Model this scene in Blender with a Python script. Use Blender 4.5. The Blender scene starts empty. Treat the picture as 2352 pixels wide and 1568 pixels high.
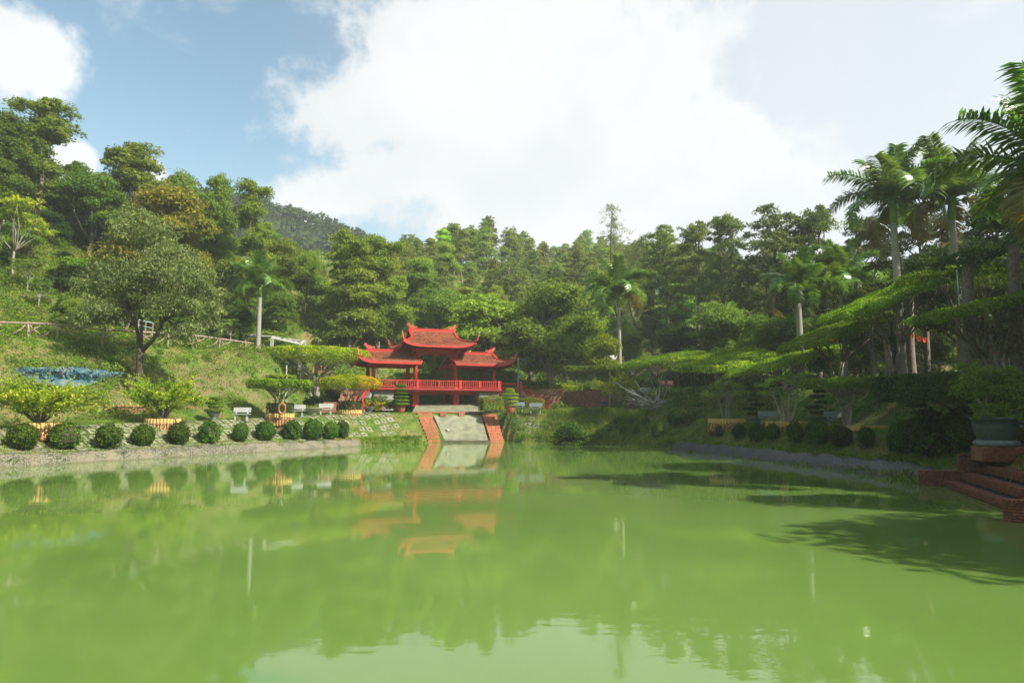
import bpy, bmesh, math, random
import numpy as np
from mathutils import Vector, Matrix
sc = bpy.context.scene
col = sc.collection
R = math.radians
rnd = random.Random(7)
# ------------------------------------------------------------------ camera
PITCH = R(6.2)
EYE = 3.0
cd = bpy.data.cameras.new('camera'); cam = bpy.data.objects.new('camera', cd); col.objects.link(cam)
cam.location = (0, 0, EYE); cam.rotation_euler = (R(90) + PITCH, 0, 0)
cd.lens = 24; cd.sensor_width = 36; cd.clip_end = 3000; cd.clip_start = .1
sc.camera = cam
# ------------------------------------------------------------------ light
SUN_AZ = math.atan2(.87, -.50)      # direction towards the sun, clockwise from +Y
SUN_EL = R(40)
sd = bpy.data.lights.new('sun', 'SUN'); sun = bpy.data.objects.new('sun', sd); col.objects.link(sun)
sd.energy = 5.0; sd.angle = R(.5); sd.color = (1, .955, .86)
tos = Vector((math.sin(SUN_AZ) * math.cos(SUN_EL), math.cos(SUN_AZ) * math.cos(SUN_EL), math.sin(SUN_EL)))
sun.rotation_euler = (-tos).to_track_quat('-Z', 'Y').to_euler()
sc.view_settings.view_transform = 'Standard'; sc.view_settings.look = 'None'
sc.view_settings.exposure = 1.02; sc.view_settings.gamma = 1; sc.view_settings.use_curve_mapping = False
sc.render.engine = 'CYCLES'
cy = sc.cycles
cy.use_denoising = True; cy.max_bounces = 7; cy.diffuse_bounces = 3; cy.glossy_bounces = 3
cy.transmission_bounces = 4; cy.transparent_max_bounces = 6; cy.volume_bounces = 1
cy.caustics_reflective = False; cy.caustics_refractive = False
cy.use_adaptive_sampling = True; cy.adaptive_threshold = .015


def F0(px):
    return px
def ray(px, py):
    dx = (px - 1176) / 1568; dy = (784 - py) / 1568
    return Vector((dx, math.cos(PITCH) - dy * math.sin(PITCH), math.sin(PITCH) + dy * math.cos(PITCH)))
def at(px, py, Y):
    r = ray(px, py); return Vector((0, 0, EYE)) + r * (Y / r.y)
def onz(px, py, z=0):
    r = ray(px, py); return Vector((0, 0, EYE)) + r * ((z - EYE) / r.z)

# ------------------------------------------------------------------ node helpers
class N:
    def __init__(s, tree): s.t = tree; s.n = tree.nodes; s.l = tree.links
    def new(s, typ, **kw):
        n = s.n.new(typ)
        for k, v in kw.items(): setattr(n, k, v)
        return n
    def set(s, sock, v):
        if isinstance(v, bpy.types.NodeSocket): s.l.new(v, sock)
        else:
            if hasattr(sock.default_value, '__len__') and len(sock.default_value) == 4 and hasattr(v, '__len__') and len(v) == 3: v = (*v, 1)
            sock.default_value = v
    def math(s, op, a, b=None, c=None, clamp=False):
        n = s.new('ShaderNodeMath', operation=op); n.use_clamp = clamp
        s.set(n.inputs[0], a)
        if b is not None: s.set(n.inputs[1], b)
        if c is not None: s.set(n.inputs[2], c)
        return n.outputs[0]
    def noise(s, vec, scale, detail=3, rough=.55, dist=0, out=0):
        n = s.new('ShaderNodeTexNoise')
        if vec is not None: s.l.new(vec, n.inputs['Vector'])
        s.set(n.inputs['Scale'], scale); s.set(n.inputs['Detail'], detail); s.set(n.inputs['Roughness'], rough); s.set(n.inputs['Distortion'], dist)
        return n.outputs[out]
    def mix(s, f, a, b, blend='MIX'):
        n = s.new('ShaderNodeMix', data_type='RGBA', blend_type=blend)
        s.set(n.inputs[0], f); s.set(n.inputs[6], a); s.set(n.inputs[7], b); return n.outputs[2]
    def ramp(s, f, stops):
        n = s.new('ShaderNodeValToRGB'); s.l.new(f, n.inputs[0]); e = n.color_ramp.elements
        while len(e) < len(stops): e.new(.5)
        for i, (p, c) in enumerate(stops):
            e[i].position = p; e[i].color = (*c, 1) if hasattr(c, '__len__') else (c, c, c, 1)
        return n.outputs[0]
    def sstep(s, v, a, b):
        n = s.new('ShaderNodeMapRange', interpolation_type='SMOOTHSTEP')
        s.set(n.inputs[0], v); n.inputs[1].default_value = a; n.inputs[2].default_value = b; return n.outputs[0]
    def bump(s, h, strength=.4, dist=.05):
        n = s.new('ShaderNodeBump'); s.l.new(h, n.inputs['Height']); n.inputs['Strength'].default_value = strength; n.inputs['Distance'].default_value = dist; return n.outputs[0]
    def mapv(s, vec, scale=(1, 1, 1), rot=(0, 0, 0)):
        n = s.new('ShaderNodeMapping'); s.l.new(vec, n.inputs[0]); n.inputs['Scale'].default_value = scale; n.inputs['Rotation'].default_value = rot; return n.outputs[0]

MATS = {}
def mat(name):
    m = bpy.data.materials.new(name); m.use_nodes = True; m.node_tree.nodes.clear(); MATS[name] = m
    n = N(m.node_tree); out = n.new('ShaderNodeOutputMaterial'); return m, n, out
def pos(n): return n.new('ShaderNodeNewGeometry').outputs['Position']
def objc(n): return n.new('ShaderNodeTexCoord').outputs['Object']
def prin(n, out, base, rough=.7, normal=None, spec=.4, **kw):
    b = n.new('ShaderNodeBsdfPrincipled'); n.set(b.inputs['Base Color'], base); n.set(b.inputs['Roughness'], rough)
    b.inputs['Specular IOR Level'].default_value = spec
    for k, v in kw.items(): n.set(b.inputs[k], v)
    if normal is not None: n.l.new(normal, b.inputs['Normal'])
    n.l.new(b.outputs[0], out.inputs[0]); return b
def simple(name, c1, c2, scale=3, rough=.7, bump=.3, bs=20, bd=.02, spec=.4, space='pos', detail=4):
    m, n, out = mat(name); p = pos(n) if space == 'pos' else objc(n)
    f = n.noise(p, scale, detail, .6); f = n.sstep(f, .3, .7)
    rn = n.new('ShaderNodeObjectInfo').outputs['Random']
    c = n.mix(f, c1, c2)
    v = n.math('MULTIPLY_ADD', rn, .3, .85)
    hs = n.new('ShaderNodeHueSaturation'); n.l.new(c, hs.inputs['Color']); n.l.new(v, hs.inputs['Value'])
    prin(n, out, hs.outputs[0], rough, n.bump(n.noise(p, bs, 4), bump, bd), spec); return m
def leafmat(name, dark, light, tip=None, trans=.35, tipamt=.12, gloss=.08, rough=.5):
    m, n, out = mat(name)
    g = n.new('ShaderNodeNewGeometry'); oi = n.new('ShaderNodeObjectInfo')
    isl = g.outputs['Random Per Island']
    p = objc(n)
    big = n.sstep(n.noise(p, .55, 2), .35, .65)
    f = n.math('MULTIPLY_ADD', isl, .6, n.math('MULTIPLY', big, .4))
    c = n.mix(f, dark, light)
    if tip:
        sel = n.math('GREATER_THAN', isl, 1 - tipamt)
        sel2 = n.sstep(n.noise(p, .35, 2, .5), .42, .62)
        c = n.mix(n.math('MULTIPLY', sel, sel2), c, tip)
    c = n.mix(1.0, c, oi.outputs['Color'], 'MULTIPLY')
    hs = n.new('ShaderNodeHueSaturation'); n.l.new(c, hs.inputs['Color'])
    n.l.new(n.math('MULTIPLY_ADD', oi.outputs['Random'], .3, .85), hs.inputs['Value'])
    n.l.new(n.math('MULTIPLY_ADD', oi.outputs['Random'], .03, .485), hs.inputs['Hue'])
    b = n.new('ShaderNodeBsdfPrincipled'); n.l.new(hs.outputs[0], b.inputs['Base Color']); b.inputs['Roughness'].default_value = rough
    b.inputs['Specular IOR Level'].default_value = gloss
    t = n.new('ShaderNodeBsdfTranslucent'); tc = n.mix(1.0, hs.outputs[0], (1.5, 1.45, .55), 'MULTIPLY'); n.l.new(tc, t.inputs[0])
    mx = n.new('ShaderNodeMixShader'); mx.inputs[0].default_value = trans
    n.l.new(b.outputs[0], mx.inputs[1]); n.l.new(t.outputs[0], mx.inputs[2]); n.l.new(mx.outputs[0], out.inputs[0])
    return m

# ------------------------------------------------------------------ world
SKY_STR = .076
w = bpy.data.worlds.new('World'); sc.world = w; w.use_nodes = True; w.node_tree.nodes.clear()
n = N(w.node_tree); wo = n.new('ShaderNodeOutputWorld'); bg = n.new('ShaderNodeBackground'); bg.inputs[1].default_value = SKY_STR
n.l.new(bg.outputs[0], wo.inputs[0])
sky = n.new('ShaderNodeTexSky', sky_type='NISHITA'); sky.sun_disc = False; sky.sun_elevation = SUN_EL; sky.sun_rotation = SUN_AZ
sky.air_density = 1.0; sky.dust_density = 1.5; sky.ozone_density = 1.2
geo = n.new('ShaderNodeTexCoord').outputs['Generated']
sx = n.new('ShaderNodeSeparateXYZ'); n.l.new(geo, sx.inputs[0])
az = n.math('ARCTAN2', sx.outputs[0], sx.outputs[1]); el = n.math('ARCSINE', sx.outputs[2])
nz = n.noise(geo, 3.2, 7, .6, .15); nz2 = n.noise(geo, 11, 6, .62)
wob = n.math('ADD', n.math('MULTIPLY_ADD', nz, 3.4, -1.7), n.math('MULTIPLY_ADD', nz2, 2.0, -1.0))
def azel(px, py):
    r = ray(px, py).normalized(); return math.atan2(r.x, r.y), math.asin(r.z)
BL = [  # clouds, as ellipses on the sky: centre, half sizes (photo pixels turned to angles), rotation
    (1330, 140, 500, 260, 0), (1010, 110, 200, 160, 0), (1460, 200, 330, 330, 0), (900, 250, 330, 130, -.15),
    (1120, 400, 420, 170, 0), (800, 440, 230, 90, -.3), (1600, 420, 330, 180, 0), (1250, 500, 600, 150, 0),
    (1700, 430, 260, 170, 0), (60, 130, 140, 110, 0), (170, 370, 50, 50, 0), (345, 395, 40, 30, 0)]
fld = None
for (cx, cy_, rx, ry, ro) in BL:
    a0, e0 = azel(cx, cy_); a1, _ = azel(cx + rx, cy_); _, e1 = azel(cx, cy_ - ry)
    ra, re = abs(a1 - a0), abs(e1 - e0)
    da = n.math('SUBTRACT', az, a0); de = n.math('SUBTRACT', el, e0)
    if ro:
        c_, s_ = math.cos(ro), math.sin(ro)
        da, de = n.math('ADD', n.math('MULTIPLY', da, c_), n.math('MULTIPLY', de, -s_)), n.math('ADD', n.math('MULTIPLY', da, s_), n.math('MULTIPLY', de, c_))
    u = n.math('POWER', n.math('ABSOLUTE', n.math('DIVIDE', da, ra)), 2.0); v = n.math('POWER', n.math('ABSOLUTE', n.math('DIVIDE', de, re)), 2.0)
    q = n.math('SUBTRACT', 1.0, n.math('SQRT', n.math('ADD', u, v)))
    q = n.math('MAXIMUM', q, -2.0)
    fld = q if fld is None else n.math('SMOOTH_MAX', fld, q, .12)
gen = n.math('MULTIPLY_ADD', n.noise(geo, 2.1, 5, .55), 2.6, -1.62)
# further cloud everywhere else than in the open patch of blue the picture shows
fld = n.math('MAXIMUM', fld, n.math('SUBTRACT', gen, n.math('MULTIPLY', n.sstep(sx.outputs[1], .2, .6), 1.0)))
fld = n.math('ADD', fld, n.math('MULTIPLY', wob, .8))
cl = n.sstep(fld, -.12, .34)
# thin veil brightening towards the right half of the sky
veil = n.math('MULTIPLY', n.sstep(az, -.45, .5), n.math('MULTIPLY_ADD', n.noise(geo, 1.4, 4), .5, .45), clamp=True)
lowveil = n.math('SUBTRACT', 1.0, n.sstep(el, 0, .42))
blue = n.mix(1.0, sky.outputs[0], (1.35, 1.5, 1.28), 'MULTIPLY')
hz = n.mix(n.math('MULTIPLY', lowveil, .68), blue, (4.0, 4.9, 5.5))
wisp = n.math('MULTIPLY', n.sstep(n.noise(n.mapv(geo, (1, 1, 1.6)), 5.5, 7, .62, .3), .52, .72), .55)
hz = n.mix(wisp, hz, (5.6, 5.9, 6.1))
hz = n.mix(n.math('MULTIPLY', veil, .95), hz, (6.1, 6.25, 6.4))
shade = n.sstep(n.noise(geo, 4.2, 5, .55), .35, .7)
cc = n.mix(shade, (6.4, 6.55, 6.6), (5.5, 5.7, 5.8))
n.l.new(n.mix(cl, hz, cc), bg.inputs[0])

# ------------------------------------------------------------------ materials
simple('bark', (.11, .085, .065), (.23, .19, .15), 6, .9, .6, 14, .05, .2, 'obj')
simple('bark_pale', (.3, .27, .22), (.18, .16, .125), 2.5, .85, .4, 10, .03, .2, 'obj')
simple('bark_dark', (.035, .028, .02), (.07, .055, .042), 5, .9, .6, 14, .05, .15, 'obj')
simple('dead_wood', (.5, .47, .41), (.34, .32, .28), 3, .85, .4, 15, .02, .2)
simple('concrete', (.42, .42, .38), (.27, .28, .24), 2, .85, .3, 30, .01, .25)
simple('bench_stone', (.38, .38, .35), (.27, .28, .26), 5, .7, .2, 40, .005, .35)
simple('weir_concrete', (.21, .21, .13), (.12, .125, .08), 1.2, .6, .4, 22, .02, .4)
simple('paver', (.25, .235, .17), (.14, .14, .09), 4, .9, .5, 40, .015, .2)
simple('brick', (.27, .09, .045), (.12, .045, .03), 7, .85, .6, 45, .012, .25)
simple('brick_old', (.34, .15, .08), (.17, .09, .055), 3, .9, .5, 30, .01, .2)
simple('mortar', (.05, .045, .038), (.03, .027, .022), 5, .95, .3, 40, .01, .1)
simple('step_block', (.40, .14, .065), (.28, .10, .05), 6, .8, .3, 40, .006, .3)
simple('terracotta', (.32, .095, .05), (.22, .07, .04), 5, .6, .3, 20, .01, .4)
simple('pot_dark', (.06, .08, .08), (.04, .055, .055), 5, .45, .2, 20, .01, .45)
simple('pot_grey', (.20, .235, .24), (.12, .145, .15), 5, .5, .2, 20, .01, .45)
simple('stone_base', (.3, .3, .27), (.2, .2, .18), 3, .85, .3, 25, .01, .3)
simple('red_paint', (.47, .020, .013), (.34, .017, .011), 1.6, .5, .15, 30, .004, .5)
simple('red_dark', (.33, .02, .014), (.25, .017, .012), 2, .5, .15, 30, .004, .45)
simple('ornament', (.52, .10, .055), (.4, .07, .04), 4, .6, .2, 30, .01, .4)
simple('white_metal', (.6, .62, .6), (.45, .48, .46), 5, .5, .1, 20, .003, .4)
simple('pole_green', (.10, .18, .15), (.07, .13, .11), 5, .5, .1, 20, .003, .4)
simple('pole_blue', (.17, .25, .30), (.12, .18, .22), 3, .5, .1, 20, .003, .4)
simple('pipe_blue', (.30, .50, .55), (.22, .4, .46), 3, .5, .1, 20, .003, .4)
simple('rail_wood', (.34, .25, .2), (.2, .14, .11), 4, .85, .4, 20, .02, .25)
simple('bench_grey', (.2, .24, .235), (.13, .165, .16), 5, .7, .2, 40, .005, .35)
simple('bench_brown', (.10, .04, .035), (.07, .03, .025), 4, .6, .2, 20, .01, .35)
simple('statue', (.55, .55, .52), (.4, .4, .38), 5, .7, .2, 20, .01, .3)
simple('skin', (.35, .2, .13), (.3, .17, .11), 5, .6, .05, 20, .002, .3)
simple('cloth_blue', (.03, .13, .42), (.02, .09, .32), 6, .8, .2, 20, .01, .2)
simple('cloth_dark', (.02, .022, .03), (.03, .03, .04), 6, .8, .2, 20, .01, .2)
simple('hair', (.01, .008, .007), (.02, .015, .012), 6, .6, .2, 60, .01, .3)
simple('flag_red', (.6, .04, .02), (.5, .03, .02), 6, .7, .1, 20, .01, .2)
simple('life_ring', (.55, .16, .03), (.45, .12, .03), 6, .6, .1, 20, .01, .3)
simple('soil', (.12, .085, .05), (.07, .05, .03), 6, .95, .5, 20, .03, .1)
simple('wire', (.08, .08, .08), (.06, .06, .06), 2, .6, .0, 10, .001, .3)
# palm trunk: ringed
m, n, out = mat('palm_trunk'); p = objc(n)
wv = n.new('ShaderNodeTexWave', bands_direction='Z', wave_profile='SAW'); n.l.new(p, wv.inputs[0]); wv.inputs['Scale'].default_value = 2.2; wv.inputs['Distortion'].default_value = .8; wv.inputs['Detail'].default_value = 2
c = n.mix(n.noise(p, 3, 4), (.36, .33, .28), (.2, .18, .15)); c = n.mix(n.sstep(wv.outputs[1], .8, 1), c, (.12, .1, .08))
prin(n, out, c, .8, n.bump(wv.outputs[1], .4, .03), .3)
m, n, out = mat('palm_shaft'); p = objc(n)
prin(n, out, n.mix(n.sstep(n.noise(n.mapv(p, (1, 1, .25)), 4, 4), .35, .65), (.16, .26, .035), (.09, .18, .03)), .65, None, .15)
# log of the planters: brown painted with yellow marks
m, n, out = mat('planter_log'); p = pos(n)
f = n.sstep(n.noise(n.mapv(p, (1, 1, .45)), 17, 2, .5), .5, .58)
sz = n.new('ShaderNodeSeparateXYZ'); n.l.new(objc(n), sz.inputs[0])
f2 = n.math('MAXIMUM', f, n.sstep(sz.outputs[2], .22, .3))
prin(n, out, n.mix(f2, (.16, .055, .035), (.52, .35, .12)), .75, n.bump(n.noise(p, 25, 3), .3, .01), .3)
m, n, out = mat('log_top'); prin(n, out, (.5, .36, .15), .8)
# roof tiles
m, n, out = mat('roof_tile'); g = n.new('ShaderNodeNewGeometry')
c = n.ramp(g.outputs['Random Per Island'], [(0, (.20, .055, .032)), (.3, (.33, .10, .05)), (.7, (.42, .145, .075)), (.9, (.34, .18, .11)), (1, (.14, .085, .06))])
st = n.sstep(n.noise(g.outputs['Position'], 1.1, 6, .65), .42, .66)
c = n.mix(n.math('MULTIPLY', st, .6), c, (.12, .07, .045))
prin(n, out, c, .62, n.bump(n.noise(g.outputs['Position'], 25, 3), .25, .01), .35)
# painted relief wall, blue and white
m, n, out = mat('mural'); p = pos(n)
f = n.noise(p, .9, 5, .65, .8); c = n.ramp(f, [(.32, (.015, .045, .06)), (.43, (.03, .09, .12)), (.52, (.045, .105, .125)), (.58, (.15, .17, .16)), (.64, (.05, .11, .12)), (.78, (.09, .05, .035))])
prin(n, out, c, .75, n.bump(n.noise(p, 4, 4), .8, .1), .3)
# kerb of pebbles set in concrete
m, n, out = mat('pebble_kerb'); p = pos(n)
vo = n.new('ShaderNodeTexVoronoi'); n.l.new(p, vo.inputs['Vector']); vo.inputs['Scale'].default_value = 9
c = n.mix(n.sstep(vo.outputs['Distance'], .25, .6), (.20, .19, .135), (.065, .06, .04))
c = n.mix(n.math('MULTIPLY', n.sstep(n.noise(p, .5, 4), .42, .62), .55), c, (.2, .17, .11))
bz = n.new('ShaderNodeSeparateXYZ'); n.l.new(p, bz.inputs[0])
c = n.mix(n.math('MULTIPLY', n.sstep(bz.outputs[2], .16, -.02), .7), c, (.08, .075, .035))
prin(n, out, c, .85, n.bump(n.sstep(vo.outputs['Distance'], 0, .7), -.8, .06), .3)
m, n, out = mat('pebble_kerb_dark_shaded'); p = pos(n)  # dark pebbles, with the shade on the right bank also put into the colour
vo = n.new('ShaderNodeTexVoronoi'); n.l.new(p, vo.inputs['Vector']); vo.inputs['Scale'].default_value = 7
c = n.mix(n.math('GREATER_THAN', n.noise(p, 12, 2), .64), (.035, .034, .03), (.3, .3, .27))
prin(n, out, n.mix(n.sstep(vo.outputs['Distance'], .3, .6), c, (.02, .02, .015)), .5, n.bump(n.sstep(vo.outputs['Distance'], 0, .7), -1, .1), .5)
# water: turbid green pond
m, n, out = mat('pond_water'); p = pos(n)
r1 = n.noise(n.mapv(p, (.6, 1.4, 1)), 2.2, 3, .5); r2 = n.noise(n.mapv(p, (.12, .3, 1)), 1.0, 2)
amp = n.sstep(n.noise(p, .07, 3), .35, .7)
hgt = n.math('MULTIPLY_ADD', r1, n.math('MULTIPLY_ADD', amp, .8, .2), n.math('MULTIPLY', r2, 1.0))
murk = n.sstep(n.noise(p, .045, 3, .5, .5), .35, .65)
prin(n, out, n.mix(murk, (.108, .186, .036), (.136, .218, .052)), .03, n.bump(hgt, .04, .10), .5, IOR=1.42, **{'Subsurface Weight': 1.0, 'Subsurface Radius': (.5, .9, .25), 'Subsurface Scale': 1.0})
# ground: grass, dry grass, soil
m, n, out = mat('ground'); p = pos(n)
big = n.sstep(n.noise(p, .11, 4, .6), .4, .62); mid = n.sstep(n.noise(p, .9, 5, .65), .35, .7)
fine = n.noise(p, 9, 4, .7)
c = n.mix(mid, (.035, .078, .010), (.095, .145, .022)); c = n.mix(n.math('MULTIPLY', n.sstep(n.noise(p, .33, 5, .65), .46, .6), .75), c, (.155, .125, .055))
c = n.mix(n.sstep(fine, .3, .75), c, n.mix(1.0, c, (1.6, 1.5, 1.3), 'MULTIPLY'))
ca = n.new('ShaderNodeVertexColor'); ca.layer_name = 'cover'; cs = n.new('ShaderNodeSeparateColor'); n.l.new(ca.outputs[0], cs.inputs[0])
dry = n.mix(n.noise(p, 3, 5, .7), (.23, .165, .085), (.10, .095, .04))
c = n.mix(n.math('MULTIPLY', cs.outputs[0], n.sstep(n.noise(p, .8, 4), .3, .6)), c, dry)
path = n.mix(n.noise(p, 2, 4), (.30, .26, .19), (.2, .17, .12))
c = n.mix(cs.outputs[1], c, path)
prin(n, out, c, .95, n.bump(n.math('ADD', n.noise(p, 2.5, 5, .7), n.math('MULTIPLY', fine, .3)), .9, .2), .15)
m, n, out = mat('far_hill'); p = pos(n)
prin(n, out, n.mix(n.noise(p, .1, 5), (.02, .04, .012), (.05, .075, .02)), .95, None, .1)
G = lambda *a, **k: leafmat(*a, **k)
G('leaf_tall', (.06, .115, .014), (.26, .35, .045), (.34, .34, .06), .45, .1)
G('leaf_yellow', (.09, .12, .014), (.30, .29, .035), (.42, .33, .04), .4, .25)
G('leaf_hero', (.065, .11, .03), (.24, .31, .095), (.24, .26, .10), .35, .12, .15, .5)
G('leaf_round', (.10, .17, .018), (.30, .40, .05), None, .45)
G('leaf_mid', (.055, .11, .014), (.22, .31, .042), (.28, .29, .05), .4, .12)
G('leaf_pine', (.045, .075, .016), (.20, .245, .06), None, .3)
G('leaf_far', (.018, .036, .012), (.055, .085, .025), None, .25)
G('leaf_dark', (.016, .04, .008), (.055, .10, .014), None, .3)
G('leaf_bush', (.016, .052, .006), (.085, .16, .012), (.20, .28, .025), .3, .1)
G('leaf_canopy', (.05, .11, .008), (.24, .34, .022), (.42, .42, .04), .4, .18)
G('leaf_umbrella', (.09, .18, .008), (.38, .48, .022), (.58, .54, .03), .45, .25)
G('leaf_gold', (.30, .28, .01), (.68, .54, .02), None, .45)
G('leaf_lime', (.11, .19, .012), (.38, .46, .025), (.55, .53, .04), .45, .3)
G('leaf_topiary', (.08, .16, .01), (.34, .42, .03), (.5, .52, .04), .35, .2)
G('leaf_palm', (.045, .105, .016), (.18, .29, .04), None, .35, gloss=.5, rough=.3)
G('leaf_palm_old', (.11, .10, .02), (.24, .19, .05), None, .35, gloss=.4)
G('leaf_grass', (.06, .12, .012), (.21, .29, .03), (.32, .26, .10), .4, .2)
G('leaf_cover', (.045, .10, .008), (.22, .32, .022), (.26, .20, .08), .4, .18)
G('petal_red', (.5, .05, .01), (.7, .12, .02), None, .4)
G('petal_pink', (.45, .08, .25), (.5, .15, .3), None, .4)
M = MATS

# ------------------------------------------------------------------ object helpers
def link(o, parent=None):
    col.objects.link(o)
    if parent is not None: o.parent = parent
    return o
def tag(o, label=None, cat=None, group=None, kind=None):
    if label: o['label'] = label
    if cat: o['category'] = cat
    if group: o['group'] = group
    if kind: o['kind'] = kind
    return o
def empty(name, loc=(0, 0, 0), rz=0, label=None, cat=None, group=None):
    o = bpy.data.objects.new(name, None); o.empty_display_size = .2; link(o); o.location = loc; o.rotation_euler = (0, 0, rz)
    return tag(o, label, cat, group)
class MB:
    def __init__(s): s.v = []; s.f = []; s.m = []
    def add(s, v, f, mi=0):
        b = len(s.v); s.v += [tuple(q) for q in v]; s.f += [tuple(i + b for i in q) for q in f]; s.m += [mi] * len(f); return s
    def box(s, c, sz, rz=0, mi=0, taper=1, mtx=None):
        x, y, z = [q / 2 for q in sz]; vs = []
        for k, t in ((-1, 1), (1, taper)):
            for a, b in ((-1, -1), (1, -1), (1, 1), (-1, 1)): vs.append(Vector((a * x * t, b * y * t, k * z)))
        if mtx is not None: vs = [mtx @ q for q in vs]
        elif rz: r = Matrix.Rotation(rz, 3, 'Z'); vs = [r @ q for q in vs]
        vs = [q + Vector(c) for q in vs]
        return s.add(vs, [(3, 2, 1, 0), (4, 5, 6, 7), (0, 1, 5, 4), (1, 2, 6, 5), (2, 3, 7, 6), (3, 0, 4, 7)], mi)
    def bar(s, a, b, w, h, mi=0):
        a, b = Vector(a), Vector(b); d = b - a; L = d.length; d.normalize()
        up = Vector((0, 0, 1)) if abs(d.z) < .95 else Vector((1, 0, 0))
        r = d.cross(up).normalized(); u = r.cross(d); vs = []
        for p in (a, b):
            for i, j in ((-1, -1), (1, -1), (1, 1), (-1, 1)): vs.append(p + r * (i * w / 2) + u * (j * h / 2))
        return s.add(vs, [(3, 2, 1, 0), (4, 5, 6, 7), (0, 1, 5, 4), (1, 2, 6, 5), (2, 3, 7, 6), (3, 0, 4, 7)], mi)
    def tube(s, pts, rad, seg=6, mi=0, cap=True):
        pts = [Vector(p) for p in pts]; k = len(pts)
        if not hasattr(rad, '__len__'): rad = [rad] * k
        prev = None; vs = []
        for i, p in enumerate(pts):
            d = (pts[min(i + 1, k - 1)] - pts[max(i - 1, 0)])
            if d.length < 1e-6: d = Vector((0, 0, 1))
            d.normalize()
            if prev is None:
                prev = d.cross(Vector((0, 1, 0)) if abs(d.y) < .9 else Vector((1, 0, 0))).normalized()
            prev = (prev - d * prev.dot(d)).normalized(); q = d.cross(prev)
            for j in range(seg):
                a = 2 * math.pi * j / seg; vs.append(p + (prev * math.cos(a) + q * math.sin(a)) * rad[i])
        fs = []
        for i in range(k - 1):
            for j in range(seg):
                j2 = (j + 1) % seg; fs.append((i * seg + j, i * seg + j2, (i + 1) * seg + j2, (i + 1) * seg + j))
        if cap: fs.append(tuple(range(seg))[::-1]); fs.append(tuple((k - 1) * seg + j for j in range(seg)))
        return s.add(vs, fs, mi)
    def lathe(s, prof, seg=16, c=(0, 0, 0), mi=0, sx=1, sy=1):
        vs = []; fs = []
        for r, z in prof:
            for j in range(seg):
                a = 2 * math.pi * j / seg; vs.append((c[0] + r * math.cos(a) * sx, c[1] + r * math.sin(a) * sy, c[2] + z))
        for i in range(len(prof) - 1):
            for j in range(seg):
                j2 = (j + 1) % seg; fs.append((i * seg + j, i * seg + j2, (i + 1) * seg + j2, (i + 1) * seg + j))
        fs.append(tuple(range(seg))[::-1]); fs.append(tuple((len(prof) - 1) * seg + j for j in range(seg)))
        return s.add(vs, fs, mi)
    def mesh(s, name, mats, smooth=False):
        me = bpy.data.meshes.new(name); me.from_pydata(s.v, [], s.f)
        for q in (mats if isinstance(mats, (list, tuple)) else [mats]): me.materials.append(M[q])
        me.polygons.foreach_set('material_index', s.m)
        if smooth: me.polygons.foreach_set('use_smooth', [True] * len(s.f))
        me.update(); return me
    def build(s, name, mats, parent=None, smooth=False):
        return link(bpy.data.objects.new(name, s.mesh(name, mats, smooth)), parent)
def qmesh(name, V, mats, mi=None, k=4, smooth=False):
    """V: (n*k,3) vertices of n k-gons that share nothing"""
    V = np.asarray(V, dtype=np.float32).reshape(-1, 3); nq = len(V) // k
    me = bpy.data.meshes.new(name); me.vertices.add(len(V)); me.vertices.foreach_set('co', V.ravel())
    me.loops.add(len(V)); me.loops.foreach_set('vertex_index', np.arange(len(V), dtype=np.int32))
    me.polygons.add(nq); me.polygons.foreach_set('loop_start', np.arange(0, nq * k, k, dtype=np.int32))
    for q in (mats if isinstance(mats, (list, tuple)) else [mats]): me.materials.append(M[q])
    if mi is not None: me.polygons.foreach_set('material_index', np.asarray(mi, dtype=np.int32))
    me.update(); me.validate(); return me
def mobj(name, me, parent=None): return link(bpy.data.objects.new(name, me), parent)
def nrm(a): return a / np.maximum(np.linalg.norm(a, axis=-1, keepdims=True), 1e-9)
def leaves(rg, P, out, size, aspect=.5, jitter=.9, droop=.0):
    """rhombic leaves at P facing roughly along out"""
    k = len(P); nn = nrm(out + rg.normal(0, jitter, (k, 3)))
    a = rg.normal(0, 1, (k, 3)); a[:, 2] -= droop; a = nrm(a - nn * (a * nn).sum(1, keepdims=True)); b = np.cross(nn, a)
    s = (size * rg.uniform(.65, 1.3, k))[:, None]
    V = np.stack([P - a * s * .5, P + b * s * aspect * .5 - a * s * .05, P + a * s * .5, P - b * s * aspect * .5 - a * s * .05], 1)
    return V.reshape(-1, 3)
def clumps(rg, blobs, sub, per, size, csize=.38, aspect=.55, flat=.7, up=.35, jitter=.8, droop=0, low=-.35):
    Vs = []
    for (cx, cy_, cz, rx, ry, rz) in blobs:
        s = max(3, int(sub * (rx * ry * rz) ** (2 / 3)))
        d = nrm(rg.normal(0, 1, (s, 3))); d[:, 2] = np.where(d[:, 2] < low, -d[:, 2] * .5, d[:, 2]); rr = rg.uniform(.6, 1.03, s)[:, None]
        C = d * rr * np.array([rx, ry, rz])
        cr = csize * min(rx, ry) * rg.uniform(.7, 1.25, s)
        k = per
        q = nrm(rg.normal(0, 1, (s, k, 3))); q[..., 2] = np.where(q[..., 2] < -.3, -q[..., 2], q[..., 2])
        rad = rg.uniform(.35, 1, (s, k, 1)) ** .6
        P = C[:, None] + q * rad * cr[:, None, None] * np.array([1, 1, flat]) + np.array([cx, cy_, cz])
        o = q + .5 * d[:, None] + np.array([0, 0, up])
        Vs.append(leaves(rg, P.reshape(-1, 3), nrm(o.reshape(-1, 3)), size, aspect, jitter, droop))
    return np.concatenate(Vs)
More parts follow.
